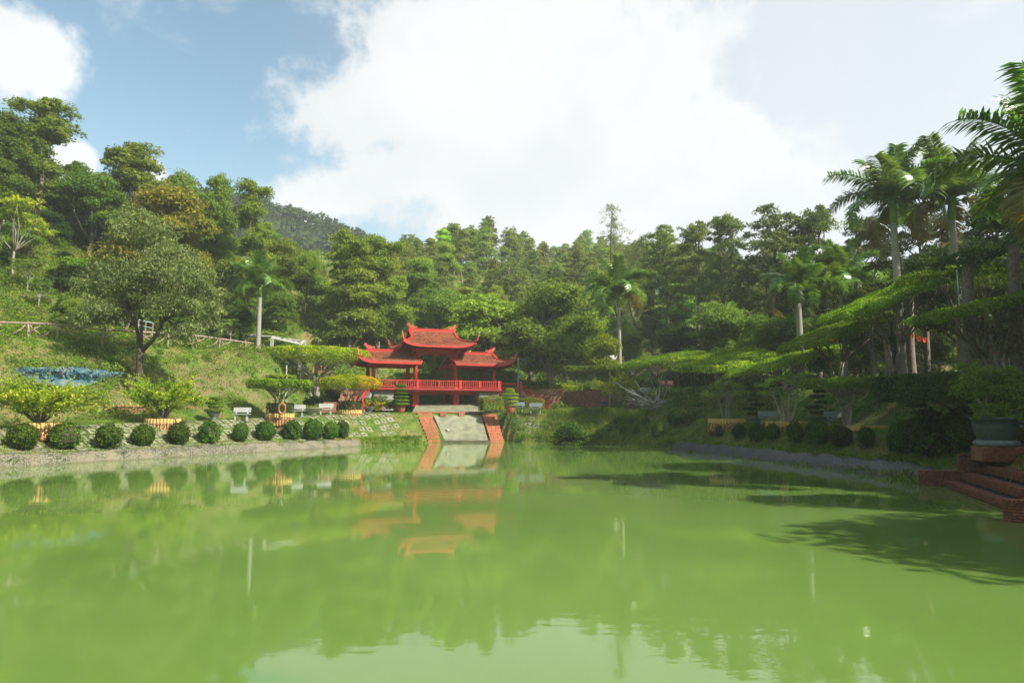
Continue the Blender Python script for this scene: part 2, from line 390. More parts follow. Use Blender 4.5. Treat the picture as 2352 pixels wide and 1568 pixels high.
def limb(mb, a, b, r0, r1, rg, bend=.15, k=4, seg=5):
    a, b = Vector(a), Vector(b); L = (b - a).length; off = Vector(rg.normal(0, 1, 3)) * L * bend
    off.z = abs(off.z) * .3
    pts = [a.lerp(b, t) + off * math.sin(t * math.pi) for t in [i / k for i in range(k + 1)]]
    mb.tube(pts, [r0 + (r1 - r0) * i / k for i in range(k + 1)], seg)
    return pts

# ------------------------------------------------------------------ terrain
SHORE = [(-29.4, 39.8), (-27.4, 44.5), (-24.5, 50.1), (-20.8, 57.2), (-16.6, 65), (-12.4, 71.2), (-8.6, 74.5), (-5.5, 76.2), (-1, 77.2), (3, 76), (7.5, 73.2), (11.5, 68.5),
         (14.6, 61), (16.6, 52.5), (17.5, 44.5), (18.6, 38.2), (18.6, 33.6), (17.8, 30.1), (14.5, 20.5), (13.2, 15), (12.5, 8), (9, 4.6), (0, 4), (-20, 4), (-33, 10), (-35, 22), (-33, 32)]
SH = np.array(SHORE, float)
def sdist(X, Y):
    P = np.stack([np.asarray(X, float), np.asarray(Y, float)], -1); best = np.full(P.shape[:-1], 1e9); ins = np.zeros(P.shape[:-1], bool)
    for i in range(len(SH)):
        a = SH[i]; b = SH[(i + 1) % len(SH)]; ab = b - a
        t = np.clip(((P - a) @ ab) / (ab @ ab), 0, 1)
        best = np.minimum(best, np.linalg.norm(P - (a + t[..., None] * ab), axis=-1))
        cond = (a[1] > P[..., 1]) != (b[1] > P[..., 1])
        with np.errstate(divide='ignore', invalid='ignore'): xi = a[0] + (P[..., 1] - a[1]) / (ab[1] if abs(ab[1]) > 1e-9 else 1e-9) * ab[0]
        ins ^= cond & (P[..., 0] < xi)
    return np.where(ins, -best, best)
def ss(t): t = np.clip(t, 0, 1); return t * t * (3 - 2 * t)
PA = R(20); PO = Vector((-9.75, 87.1, 0)); PX = Vector((math.cos(PA), math.sin(PA), 0)); PY = Vector((-math.sin(PA), math.cos(PA), 0))
PX2, PY2 = np.array(PX[:2]), np.array(PY[:2])
from mathutils import noise as mno
def vnoise(X, Y, s):
    # cheap value noise out of sines
    return (np.sin(X * s * 1.3 + 1.7 * np.sin(Y * s * .9 + .5)) + np.sin(Y * s * 1.7 + 2.1 * np.sin(X * s * 1.1)) + .6 * np.sin((X + Y) * s * 2.3 + 1.2)) / 2.6
def masks(X, Y, d):
    e = -22.0 + .32 * np.maximum(0, Y - 92) - .25 * np.maximum(0, 74 - Y)
    ML = ss((e - X) / 7.0)
    return ML
def H(X, Y):
    X = np.asarray(X, float); Y = np.asarray(Y, float); d = sdist(X, Y)
    Rr = ss((X - 8) / 8)
    T = np.interp(Y, [3, 20, 29, 38, 46, 60, 77, 90], [1.3, 1.4, 1.55, 2.1, 2.2, 2.6, 3.3, 3.35])
    T = T + Rr * np.interp(Y, [50, 60, 70, 78], [0, -.25, -.2, 0])
    dT = 5.2 - 2.2 * ss((34 - Y) / 8) * ss((X - 5) / 8) - .8 * Rr
    ed = np.interp(d, [-30, -4, -.6, 0, .7, 1.0, 1.5], [-2.5, -2, -.5, -.06, .50, .64, .76])
    bank = np.where(d < 1.5, ed, .76 + (T - .76) * ss((d - 1.3) / (dT - 1.3)) )
    ML = masks(X, Y, d)
    e = d - 8.6
    left = 7.6 * ss(e / 12.5 * .5 + .0) * 2 * np.where(e < 12.5, 1, 1)
    left = np.interp(e, [0, 1, 5, 10, 12.5, 15, 17, 40, 80, 140], [0, .3, 3.2, 6.9, 7.7, 7.7, 8.6, 21, 36, 46])
    U = np.interp(Y, [20, 32, 45, 60, 80, 88, 100], [4.3, 4.6, 4.95, 5.3, 5.9, 6.3, 6.4]) - T
    wall = ss((14.5 - X) / 3) * ss((Y - 66) / 8)     # a vertical brick wall at the centre, a grassy slope on the right
    dW = 6.0 + wall * (14.0 + 2.4 * ss((-14 - X) / 4)); wd = 4.0 * (1 - wall) + .3
    near = ss((Y - 16) / 10)
    up = U * ss((d - dW) / wd) * near
    q = np.maximum(0, Y - 101 + 18 * ss((X - 14) / 14)); bgz = .36 * q - .00045 * q * q
    q2 = np.maximum(0, X - 46 + .2 * (Y - 60)); bgz = bgz * (1 - .45 * ss((X - 25) / 30)) + .05 * q2 * near
    other = up + bgz + .03 * np.maximum(0, d - 14)
    h = bank + ML * left * ss((d - 6) / 3) + (1 - ML) * other
    h = h + vnoise(X, Y, .45) * .12 * np.clip(d - 9, 0, 1.5) / 1.5 + vnoise(X + 5, Y, .09) * np.clip((d - 25) / 20, 0, 1) * 1.6
    # the channel below the pavilion
    lx = (X - PO.x) * PX2[0] + (Y - PO.y) * PX2[1]; ly = (X - PO.x) * PY2[0] + (Y - PO.y) * PY2[1]
    inch = (np.abs(lx) < 6.2) & (ly > -6) & (ly < 9)
    chz = np.interp(ly, [-6, -5, -.5, 9], [3.1, 3.1, 4.4, 4.5])
    h = np.where(inch & (np.abs(lx) < 5.6), np.minimum(h, chz), h)
    rz_ = .25 + .62 * (ly + 10.3)
    h = np.where((np.abs(lx - 1.3) < 5.4) & (ly > -14) & (ly < -5.2), np.minimum(h, np.maximum(rz_ - .6, -.6)), h)
    # the cut of the hill stair
    u = (X + 21) * -.772 + (Y - 88.5) * .636; v = np.abs((X + 21) * .636 + (Y - 88.5) * .772)
    h = np.where((u > -1) & (u < 12) & (v < 2.0), np.minimum(h, 5.6 + .4 * np.clip(u, 0, 11) - .35), h)
    # cut for the brick steps at the right edge
    u = (X - 17.85) * -.3356 + (Y - 30.2) * -.942; v = (X - 17.85) * .942 + (Y - 30.2) * -.3356
    h = np.where((u > -.5) & (u < 16) & (v > -1) & (v < 4.0), np.minimum(h, np.interp(v, [0, 2.2, 2.9, 3.4], [-.5, .3, 1.1, 1.34])), h)
    return h
def h1(x, y): return float(H(np.array([x]), np.array([y]))[0])
def ground_at(px, py, y0=15, y1=200):
    """where the line of sight first meets the ground"""
    r = ray(px, py); ys = np.linspace(y0, y1, 1500); xs = r.x / r.y * ys; zs = EYE + r.z / r.y * ys
    g = H(xs, ys) - zs
    idx = np.nonzero((g > 0) & (sdist(xs, ys) > 0))[0]
    if len(idx) == 0: return None
    i = idx[0]; return Vector((xs[i], ys[i], zs[i]))
def stand(px, Y):
    r = ray(px, 930); x = (px - 1176) / 1568 * (Y * 1.0)
    z = h1(x, Y); # account for the pitch of the lens
    for _ in range(3):
        f = Y * math.cos(PITCH) + (z - EYE) * math.sin(PITCH); x = (px - 1176) / 1568 * f; z = h1(x, Y)
    return Vector((x, Y, z))
def put(px, py, Y=None):
    if Y is not None: return stand(px, Y)
    g = ground_at(px, py)
    return g if g else stand(px, 80)

gx = np.unique(np.concatenate([np.linspace(-420, -75, 30), np.arange(-75, 50, .6), np.linspace(50, 420, 36)]))
gy = np.unique(np.concatenate([np.linspace(-120, 0, 16), np.arange(0, 110, .6), np.linspace(110, 330, 60)]))
GX, GY = np.meshgrid(gx, gy); GZ = H(GX, GY)
yy = GY.ravel(); V = np.stack([GX.ravel(), yy, GZ.ravel()], 1); nx, ny = len(gx), len(gy)
idx = np.arange(nx * ny).reshape(ny, nx)
Fq = np.stack([idx[:-1, :-1], idx[:-1, 1:], idx[1:, 1:], idx[1:, :-1]], -1).reshape(-1, 4)
me = bpy.data.meshes.new('ground'); me.vertices.add(len(V)); me.vertices.foreach_set('co', V.astype(np.float32).ravel())
me.loops.add(Fq.size); me.loops.foreach_set('vertex_index', Fq.astype(np.int32).ravel())
me.polygons.add(len(Fq)); me.polygons.foreach_set('loop_start', np.arange(0, Fq.size, 4, dtype=np.int32)); me.materials.append(M['ground'])
me.update(); me.polygons.foreach_set('use_smooth', [True] * len(Fq))
dd = sdist(V[:, 0], V[:, 1]); mll = masks(V[:, 0], V[:, 1], dd)
dryness = mll * np.clip(1 - np.abs(dd - 12.5) / 5.5, 0, 1) * .95
q_ = np.abs(dd - 15.5 - 1.2 * np.sin(V[:, 1] * .12)) < 1.1
pth = np.clip((q_ & (V[:, 0] > 5) & (V[:, 1] > 38) & (V[:, 1] < 95)).astype(float), 0, 1)
ca = me.color_attributes.new('cover', 'FLOAT_COLOR', 'POINT')
ca.data.foreach_set('color', np.stack([dryness, pth, dd * 0, dd * 0 + 1], 1).astype(np.float32).ravel())
ground = link(bpy.data.objects.new('ground', me)); tag(ground, kind='structure')

# water
mb = MB(); xs = list(np.linspace(-60, 40, 21)); ys = list(np.linspace(-2, 82, 19))
vs = [(x, y, 0) for y in ys for x in xs]; fs = [(j * 21 + i, j * 21 + i + 1, (j + 1) * 21 + i + 1, (j + 1) * 21 + i) for j in range(18) for i in range(20)]
mb.add(vs, fs); water = mb.build('pond_water', 'pond_water'); tag(water, kind='structure')

# far hill
def FH(X, Y):
    az_ = X / Y
    crest = np.interp(az_, [-1.2, -.75, -.6, -.47, -.40, -.36, -.30, -.24, -.2, -.1, .3], [60, 84, 102, 110, 106, 100, 95, 89, 80, 50, 30])
    t = ss((Y - 200) / 130); return 8 + (crest - 8) * t + 2.5 * vnoise(X, Y, .05) - .15 * np.maximum(0, Y - 345)
fx = np.linspace(-480, 140, 90); fy = np.linspace(205, 430, 40); FX, FY = np.meshgrid(fx, fy); FZ = FH(FX, FY)
Vh = np.stack([FX.ravel(), FY.ravel(), FZ.ravel()], 1); fi = np.arange(90 * 40).reshape(40, 90)
Ff = np.stack([fi[:-1, :-1], fi[:-1, 1:], fi[1:, 1:], fi[1:, :-1]], -1).reshape(-1, 4)
me = bpy.data.meshes.new('far_hill'); me.from_pydata(Vh.tolist(), [], Ff.tolist()); me.materials.append(M['far_hill'])
fh = link(bpy.data.objects.new('far_hill', me)); tag(fh, kind='structure')
rg = np.random.default_rng(5)
k = 2150; X = rg.uniform(-330, 20, k); Y = 225 + 150 * rg.uniform(0, 1, k) ** .8; Z = FH(X, Y)
keep = (X / Y > -1.0); X, Y, Z = X[keep], Y[keep], Z[keep]
Vs = []
for i in range(len(X)):
    r = rg.uniform(2.2, 4.4); kk = 58
    q = nrm(rg.normal(0, 1, (kk, 3))); q[:, 2] = np.abs(q[:, 2]) - .15
    P = np.array([X[i], Y[i], Z[i] + r * .7]) + q * np.array([r, r, r * rg.uniform(.9, 1.5)]) * rg.uniform(.8, 1.08, (kk, 1))
    Vs.append(leaves(rg, P, nrm(q + [0, 0, .3]), r * .42, .8, .5))
ff = mobj('far_forest', qmesh('far_forest', np.concatenate(Vs), 'leaf_far')); tag(ff, 'dark wooded slope of the far hill under the blue sky', 'forest', None, 'stuff')

# ------------------------------------------------------------------ stone kerb and bank
def offset_pt(i, d, pts):
    a = pts[max(i - 1, 0)]; b = pts[min(i + 1, len(pts) - 1)]; t = (b - a) / np.linalg.norm(b - a); nn_ = np.array([-t[1], t[0]]); return pts[i] + nn_ * d
def resample(pts, step):
    pts = np.asarray(pts, float); L = np.r_[0, np.cumsum(np.linalg.norm(np.diff(pts, axis=0), axis=1))]; m_ = max(2, int(L[-1] / step)); s = np.linspace(0, L[-1], m_)
    return np.stack([np.interp(s, L, pts[:, 0]), np.interp(s, L, pts[:, 1])], 1)
def kerb(pts, name):
    pts = resample(pts, .6); mb = MB(); prof = [(-.25, -.5), (-.02, .02), (.35, .36), (.72, .66), (.9, .70), (1.0, .4)]; vs = []; fs = []
    for i in range(len(pts)):
        for (d_, z_) in prof:
            q = offset_pt(i, d_, pts); w_ = .05 * math.sin(i * 1.7) + .04 * math.sin(i * .6 + d_ * 5); vs.append((q[0], q[1], z_ + w_ * (z_ > 0)))
    m_ = len(prof)
    for i in range(len(pts) - 1):
        for j in range(m_ - 1): fs.append((i * m_ + j, (i + 1) * m_ + j, (i + 1) * m_ + j + 1, i * m_ + j + 1))
    mb.add(vs, fs); return mb.build(name, 'pebble_kerb', None, True)
left_k = [(-33, 32)] + SHORE[0:5] + [(-14.7, 68)]
kl = kerb(left_k, 'shore_kerb'); tag(kl, kind='structure')
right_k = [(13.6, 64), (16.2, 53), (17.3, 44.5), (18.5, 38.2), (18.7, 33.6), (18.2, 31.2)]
kr = kerb(right_k, 'shore_kerb'); tag(kr, kind='structure'); kr.data.materials[0] = M['pebble_kerb_dark_shaded']
# pavers: square concrete frames with grass in the middle, set on the bank
mb = MB(); o_, i_, t_ = .35, .14, .04; vs = []
jit = [(rnd.uniform(-.015, .015), rnd.uniform(-.015, .015)) for _ in range(8)]
for z in (-.05, t_):
    for j, (a, b) in enumerate(((-1, -1), (1, -1), (1, 1), (-1, 1))): vs.append((a * o_ + jit[j][0], b * o_ + jit[j][1], z))
    for j, (a, b) in enumerate(((-1, -1), (1, -1), (1, 1), (-1, 1))): vs.append((a * i_ + jit[j + 4][0], b * i_ + jit[j + 4][1], z))
fs = []
for j in range(4):
    k2 = (j + 1) % 4
    fs += [(8 + j, 8 + k2, 12 + k2, 12 + j), (j, k2, 8 + k2, 8 + j), (4 + k2, 4 + j, 12 + j, 12 + k2)]
paver_me = mb.add(vs, fs).mesh('paver', 'paver')
def lay_pavers(pts, rows, d0, step=.83, rowstep=.74, p=1.0):
    cnt = 0; out_ = []
    pts = resample(pts, step)
    for r in range(rows):
        for i in range(1, len(pts) - 1):
            if rnd.random() > p: continue
            q = offset_pt(i, d0 + r * rowstep, pts); t = pts[i + 1] - pts[i - 1]; t /= np.linalg.norm(t); q = q + t * (r % 2) * .25
            out_.append((q[0], q[1], t))
    return out_
paver_spots = lay_pavers([(-32, 34)] + SHORE[0:5], 5, 1.7) + lay_pavers([(-17.2, 64.4), (-14, 69.5), (-10.2, 74.0)], 6, 1.9, .83, .74, .9) + lay_pavers([(-.2, 77.2), (5.8, 75.0)], 6, 1.5, .83, .74, .85)
def inframe(q): f = q[1] * math.cos(PITCH); return abs(q[0] / f) < .76
paver_spots = sorted([q for q in paver_spots if inframe(q)], key=lambda q: q[0] ** 2 + q[1] ** 2)
eps = .2; rest = MB()
for i, (x, y, t) in enumerate(paver_spots):
    z = h1(x, y); zx = (h1(x + eps, y) - z) / eps; zy = (h1(x, y + eps) - z) / eps
    nn_ = Vector((-zx, -zy, 1)).normalized(); tx = Vector((t[0], t[1], 0)); tx = (tx - nn_ * tx.dot(nn_)).normalized(); ty = nn_.cross(tx)
    mt = Matrix((tx, ty, nn_)).transposed().to_4x4(); s_ = rnd.uniform(.88, 1.05)
    mw_ = Matrix.Translation((x, y, z + rnd.uniform(-.03, .012))) @ mt @ Matrix.Rotation(rnd.uniform(-.08, .08), 4, 'Z') @ Matrix.Scale(s_, 4)
    if i < 298: o = bpy.data.objects.new('paver', paver_me); link(o, ground); o.matrix_world = mw_
    else: rest.add([mw_ @ v_.co for v_ in paver_me.vertices], [tuple(p_.vertices) for p_ in paver_me.polygons])
if rest.v: rest.build('pavers', 'paver', ground)['kind'] = 'stuff'

# ------------------------------------------------------------------ spillway and its side stairs
sp = empty('spillway', (-6, 80, 0), 0, 'concrete spillway ramp running from the pavilion down into the pond', 'spillway')
def par(mb, name, mats, parent, smooth=False):
    o = mb.build(name, mats, parent, smooth)
    o.matrix_parent_inverse = Matrix.Translation(parent.location).inverted() if parent.rotation_euler.z == 0 else (Matrix.Translation(parent.location) @ Matrix.Rotation(parent.rotation_euler.z, 4, 'Z')).inverted()
    return o
# directions: DX along the pond edge, DY uphill
DX, DY = PX, PY
def P3(lx, ly, z): return PO + PX * lx + PY * ly + Vector((0, 0, z))
tl = onz(994.4, 955.5, 2.95) if False else at(996, 955.5, 81.6); tr = at(1105, 955.5, 83.4)
bl = onz(1021, 1010.5, .25); br = onz(1121, 1010.5, .25)
tl.z = tr.z = 3.05
mb = MB(); vs = []; kx, ky = 10, 10
for j in range(ky + 1):
    for i in range(kx + 1):
        a = tl.lerp(tr, i / kx); b = bl.lerp(br, i / kx); q = a.lerp(b, j / ky); q.z += .02 * math.sin(i * 2.1 + j); vs.append(q)
fs = [(j * (kx + 1) + i, (j + 1) * (kx + 1) + i, (j + 1) * (kx + 1) + i + 1, j * (kx + 1) + i + 1) for j in range(ky) for i in range(kx)]
mb.add(vs, fs); par(mb, 'lower_ramp', 'weir_concrete', sp, True)
al = at(946, 948, 82.0); ar = at(1110, 948, 84.6); al.z = ar.z = 3.38
ul = at(958, 925.5, 87.3); ur = at(1103, 925.0, 89.5); ul.z = ur.z = 4.62
mb = MB(); fr = (al - ul).normalized()
mb.add([al, ar, ur, ul, al - Vector((0, 0, .3)), ar - Vector((0, 0, .3)), ur - Vector((0, 0, 1.2)), ul - Vector((0, 0, 1.2))], [(0, 1, 2, 3), (4, 5, 1, 0), (5, 6, 2, 1), (7, 4, 0, 3), (6, 7, 3, 2)])
par(mb, 'upper_apron', 'weir_concrete', sp)
mb = MB().bar(al + Vector((0, -.1, .02)), ar + Vector((0, -.1, .02)), .35, .16); par(mb, 'lip', 'terracotta', sp)
for px in (1017, 1060):
    c_ = at(px, 951.5, 82.1 + (px - 1017) * .02); mb = MB().box((c_.x, c_.y - .25, 3.12), (.75, .55, .42), PA); par(mb, 'sluice_block', 'brick_old', sp)
e0 = bl + Vector((-.3, -.25, -.25)); e1 = br + Vector((.3, -.25, -.25)); par(MB().bar(e0, e1, .5, .5), 'toe_kerb', 'pebble_kerb', sp)
pp = at(1026, 989, 79.4); mb = MB(); mb.tube([pp + Vector((-.25, .3, .12)), pp + Vector((.2, -.25, .1))], .085, 10)
mb.tube([pp + Vector((-.25, .3, .10)), pp + Vector((-.3, .35, -.4))], .05, 6); par(mb, 'drain_pipe', 'white_metal', sp, True)
def side_stair(tx0, tx1, bx0, bx1, ty, by, Yt, Yb, label):
    a0 = at(tx0, ty, Yt); a1 = at(tx1, ty, Yt + (tx1 - tx0) / 1568 * Yt * .34); b0 = at(bx0, by, Yb); b1 = at(bx1, by, Yb + (bx1 - bx0) / 1568 * Yb * .34)
    st = empty('stone_stair', a0.lerp(b0, .5), 0, label, 'stairs', 'orange block stairs beside the spillway'); nst = 9
    a0.z = a1.z = 3.3; b0.z = b1.z = .35
    for s in range(nst):
        t0 = s / nst; t1 = (s + 1) / nst
        for k_ in range(3):
            off = (s % 2) * .15; u0 = max(0, (k_ - off) / 3 + .004); u1 = min(1, (k_ + 1 - off) / 3 - .012)
            if k_ == 2: u1 = .995
            pts = []
            for (u, t) in ((u0, t1), (u1, t1), (u1, t0 - .04), (u0, t0 - .04)): pts.append(a0.lerp(a1, u).lerp(b0.lerp(b1, u), t))
            ztop = 3.3 + (.35 - 3.3) * (s / (nst - 1)) + rnd.uniform(-.02, .02)
            vs = [(q.x, q.y, ztop - .55) for q in pts] + [(q.x, q.y, ztop) for q in pts]
            mb = MB().add(vs, [(3, 2, 1, 0), (4, 5, 6, 7), (0, 1, 5, 4), (1, 2, 6, 5), (2, 3, 7, 6), (3, 0, 4, 7)])
            par(mb, 'step_block', 'step_block', st)
side_stair(956, 990, 984, 1012, 952, 1006, 81.8, 77.0, 'orange stone block stair along the left edge of the spillway')
side_stair(1107, 1139, 1127, 1157, 950, 1003, 83.4, 78.4, 'orange stone block stair along the right edge of the spillway')

# ------------------------------------------------------------------ brick work
def brick_wall_mb(a, b, z0, z1, th=.22, bl_=.24, bh=.085, mi=0):
    """a wall of single bricks with recessed joints, one mesh"""
    a, b = Vector(a), Vector(b); L = (b - a).length; u = (b - a).normalized(); nn_ = Vector((u.y, -u.x, 0)); mb = MB()
    rows = int((z1 - z0) / bh); cols = int(L / bl_)
    c_ = a.lerp(b, .5); mb.box((c_.x - nn_.x * .03, c_.y - nn_.y * .03, (z0 + z1) / 2 - .01), (L - .02, th - .08, z1 - z0 - .03), math.atan2(u.y, u.x), 1)
    for r in range(rows):
        for k_ in range(cols + 1):
            s0 = max(0, (k_ - .5 * (r % 2)) * bl_); s1 = min(L, (k_ + 1 - .5 * (r % 2)) * bl_ - .02)
            if s1 - s0 < .04: continue
            q = a + u * ((s0 + s1) / 2); pj = rnd.uniform(-.008, .008)
            mb.box((q.x + nn_.x * pj, q.y + nn_.y * pj, z0 + (r + .5) * bh), (s1 - s0, th, bh - .018), math.atan2(u.y, u.x), 0)
    return mb
def brick_thing(name, segs, label, cat='wall', mats=('brick_old', 'mortar'), bh=.16, bl_=.42):
    a = segs[0][0]; t = empty(name, (a[0], a[1], segs[0][2]), 0, label, cat)
    for (p, q, z0, z1) in segs:
        mb = brick_wall_mb((p[0], p[1], 0), (q[0], q[1], 0), z0, z1, .3, bl_, bh); o = par(mb, 'brickwork', list(mats), t); o['kind'] = 'stuff'
        cb = MB(); u = Vector((q[0] - p[0], q[1] - p[1], 0)); L = u.length; c_ = ((p[0] + q[0]) / 2, (p[1] + q[1]) / 2, z1 + .045)
        cb.box(c_, (L + .06, .42, .09), math.atan2(u.y, u.x)); par(cb, 'coping', mats[0], t)
    return t
q0 = P3(8.6, 4.2, 0); q1 = at(1300, 900, 94.0); q2 = at(1400, 900, 86)
brick_thing('brick_wall', [((q0.x, q0.y), (q1.x, q1.y), 3.1, 6.5), ((q1.x, q1.y), (q2.x, q2.y), 3.0, 6.2)], 'long dark brick retaining wall right of the pavilion, behind the big bush')
# left: broad steps of brick climbing from the terrace towards the pergola
q3 = P3(-9.9, -2.6, 0); q4 = at(744, 930, 80.2)
t = empty('brick_terrace_steps', (q4.x, q4.y, 3.2), 0, 'broad brick steps left of the pavilion behind the garden benches', 'stairs')
for s in range(6):
    f = s * .75; a = Vector((q4.x - .5 + (1.6 if s > 2 else 0), q4.y + f, 0)); b = Vector((q3.x, q3.y + f * .9 + .3, 0))
    o = par(brick_wall_mb(a, b, 3.05 + s * .5, 3.05 + (s + 1) * .5, .35, .42, .16), 'step_brickwork', ['brick_old', 'mortar'], t); o['kind'] = 'stuff'
    u = b - a; c_ = a.lerp(b, .5); cb = MB().box((c_.x, c_.y + .35, 3.05 + (s + 1) * .5 + .03), (u.length, .95, .06), math.atan2(u.y, u.x)); par(cb, 'tread', 'brick_old', t)
# the stair that climbs the hill below the pergola
t = empty('hill_stair', (-24, 88, 5), 0, 'narrow brick stair climbing the green hill under the pergola, in shade', 'stairs')
a = Vector((-21.0, 88.5, 5.6)); b = Vector((-29.5, 95.5, 10.0)); ns = 13
for s in range(ns):
    c_ = a.lerp(b, s / (ns - 1)); cb = MB().box((c_.x, c_.y, c_.z), (2.4, 1.0, .42), math.atan2(b.y - a.y, b.x - a.x) + math.pi / 2); par(cb, 'step', 'brick_old', t)
for off in (-1.35,):
    side = Vector((-(b - a).y, (b - a).x, 0)).normalized() * -off
    for s in range(4):
        p_ = a.lerp(b, s / 4) - side * 1; q_ = a.lerp(b, (s + .92) / 4) - side * 1
        o = par(brick_wall_mb((p_.x, p_.y, 0), (q_.x, q_.y, 0), p_.z - 1.2, p_.z + 1.1, .3, .42, .16), 'side_wall', ['brick', 'mortar'], t); o['kind'] = 'stuff'
brick_thing('brick_wall', [((at(238, 950, 56).x, 56.0), (at(452, 950, 62).x, 62.0), 2.2, 3.75)], 'low weathered brick wall at the foot of the left bank behind the planter with the spreading bush')

# near stair at the right edge, of single bricks
S0 = Vector((17.85, 30.2, 0)); S1 = Vector((14.25, 20.1, 0)); SU = (S1 - S0).normalized(); SN = Vector((-SU.y, SU.x, 0))  # away from the water
SL = (S1 - S0).length
ns_t = empty('brick_stair', S0.lerp(S1, .5), 0, 'dark brick steps descending into the pond at the right edge', 'stairs')
brick_me = {}
def brick_at(c, L, W, Hh, rz, parent, name='brick', mt='brick'):
    key = (round(L, 3), round(W, 3), round(Hh, 3), mt)
    if key not in brick_me:
        mb = MB(); x, y, z = L / 2, W / 2, Hh / 2; bv = .006
        mb.box((0, 0, 0), (L, W, Hh - 2 * bv)); mb.box((0, 0, 0), (L - 2 * bv, W - 2 * bv, Hh)); brick_me[key] = mb.mesh('brick', mt)
    o = bpy.data.objects.new(name, brick_me[key]); link(o, parent); o.location = Vector(c) - parent.location; o.rotation_euler = (0, 0, rz); return o
ang = math.atan2(SU.y, SU.x); angn = math.atan2(SN.y, SN.x)
levels = [(.75, .24), (1.5, .58), (2.25, .94), (2.95, 1.30)]
nb = 0; rest = MB(); mort = MB(); holes = MB()
def wpt(u, v, z): return S0 + SU * u + SN * v + Vector((0, 0, z))
cand = []
for (v0, zt) in levels:
    # riser: three courses; tread edge: bricks laid across
    c_ = wpt(SL / 2 + 2.2, v0 + .9, zt / 2 - .12); mort.box((c_.x, c_.y, zt / 2 - .16), (SL + 4.2, 1.7, zt + .26), ang)
    zlo = zt - .36
    for r in range(3):
        z = zlo + .04 + r * .087; k_ = 0; u = -.0 if r % 2 == 0 else -.11
        while u < SL + 3:
            cand.append((u + .11, v0 + .045, z + .043, .205, .1, .072, ang)); u += .222
    u = .0
    while u < SL + 3:
        cand.append((u + .055, v0 + .13, zt - .045 + .005, .212, .098, .085, angn)); u += .112
        cand.append((u - .057, v0 + .36, zt - .045 + rnd.uniform(-.004, .008), .212, .098, .08, angn))
def endwall(u0, v0, v1, z0, z1, thick=.42):
    L = v1 - v0; c_ = wpt(u0, (v0 + v1) / 2, (z0 + z1) / 2); mort.box((c_.x, c_.y, c_.z), (L - .03, thick - .04, z1 - z0 - .03), angn)
    z = z0; r = 0
    while z + .08 < z1 - .05:
        v = v0 + (0 if r % 2 == 0 else -.11)
        while v < v1 - .02:
            a0 = max(v, v0); a1 = min(v + .205, v1)
            if a1 - a0 > .05:
                for sgn in (-1, 1): cand.append((u0 + sgn * (thick / 2 - .045), (a0 + a1) / 2, z + .04, a1 - a0, .1, .07, angn))
            v += .222
        for sgn in (-1, 0, 1): cand.append((u0 + sgn * .14, v0 - .012, z + .04, .1, .12, .07, angn + math.pi / 2 * 0)) if False else None
        cand.append((u0 - .1, v0 + .04, z + .04, .1, .19, .07, angn)); cand.append((u0 + .1, v0 + .04, z + .04, .1, .19, .07, angn))
        z += .087; r += 1
    for q_ in range(int((v1 - v0) / .112)):
        for sg_ in (-1, 1):
            c_ = wpt(u0 - thick / 2 - .004 if False else u0 + (thick / 2 + .012), v0 + .055 + q_ * .112 + sg_ * .0, z1 - .045)
            holes.tube([c_ - SU * .01, c_ + SU * .004], .026, 8)
    v = v0
    while v < v1 - .05: cand.append((u0, v + .055, z1 - .045, .1, thick + .02, .09, angn)); v += .112
endwall(-.25, -.05, 1.6, -.25, .62); endwall(-.25, 1.5, 3.2, .45, 1.36); endwall(SL + .1, -.05, 1.6, -.25, .62)
par(holes, 'holes', 'bark_dark', ns_t)['kind'] = 'stuff'
camv = Vector((0, 0, 3))
def vis(cn):
    q = wpt(cn[0], cn[1], cn[2]); f = q.y * math.cos(PITCH) + (q.z - 3) * math.sin(PITCH)
    return (1176 + 1568 * q.x / f) < 2352 and q.z > -.05
inview = sorted([c_ for c_ in cand if vis(c_)], key=lambda c_: (wpt(c_[0], c_[1], c_[2]) - camv).length)
single = inview[:298]; ids = set(id(c_) for c_ in single)
for c_ in cand:
    q = wpt(c_[0], c_[1], c_[2])
    if id(c_) in ids:
        brick_at(q, c_[3], c_[4], c_[5], c_[6] + rnd.uniform(-.012, .012), ns_t)
    else: rest.box((q.x, q.y, q.z), (c_[3], c_[4], c_[5]), c_[6] + rnd.uniform(-.012, .012))
par(mort, 'core', 'mortar', ns_t); o = par(rest, 'brickwork', 'brick', ns_t); o['kind'] = 'stuff'

# ------------------------------------------------------------------ pavilion
pav = empty('pavilion', (PO.x, PO.y, 6.4), PA, 'red wooden pavilion with three curved tiled roofs standing above the spillway', 'pavilion')
def pp_(mb, name, mats, smooth=False, parent=None): # in the pavilion's own axes, z from the deck
    return mb.build(name, mats, parent or pav, smooth)
FZ0 = 6.4
z_ = lambda z: z - FZ0
CD = 4.8; BW = 5.25
cxs = [-BW * 1.5, -BW * .5, BW * .5, BW * 1.5]
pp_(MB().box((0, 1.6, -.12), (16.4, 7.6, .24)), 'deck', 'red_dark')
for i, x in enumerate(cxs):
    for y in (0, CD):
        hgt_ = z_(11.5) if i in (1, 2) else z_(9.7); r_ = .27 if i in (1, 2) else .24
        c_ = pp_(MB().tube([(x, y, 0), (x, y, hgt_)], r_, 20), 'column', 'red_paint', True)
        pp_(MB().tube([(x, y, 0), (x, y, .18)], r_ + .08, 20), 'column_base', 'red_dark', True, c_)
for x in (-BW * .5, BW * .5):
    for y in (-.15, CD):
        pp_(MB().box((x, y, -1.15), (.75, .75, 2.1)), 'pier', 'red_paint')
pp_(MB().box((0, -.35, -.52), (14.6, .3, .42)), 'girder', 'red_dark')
pp_(MB().box((0, CD, -.52), (14.6, .3, .42)), 'girder', 'red_dark')
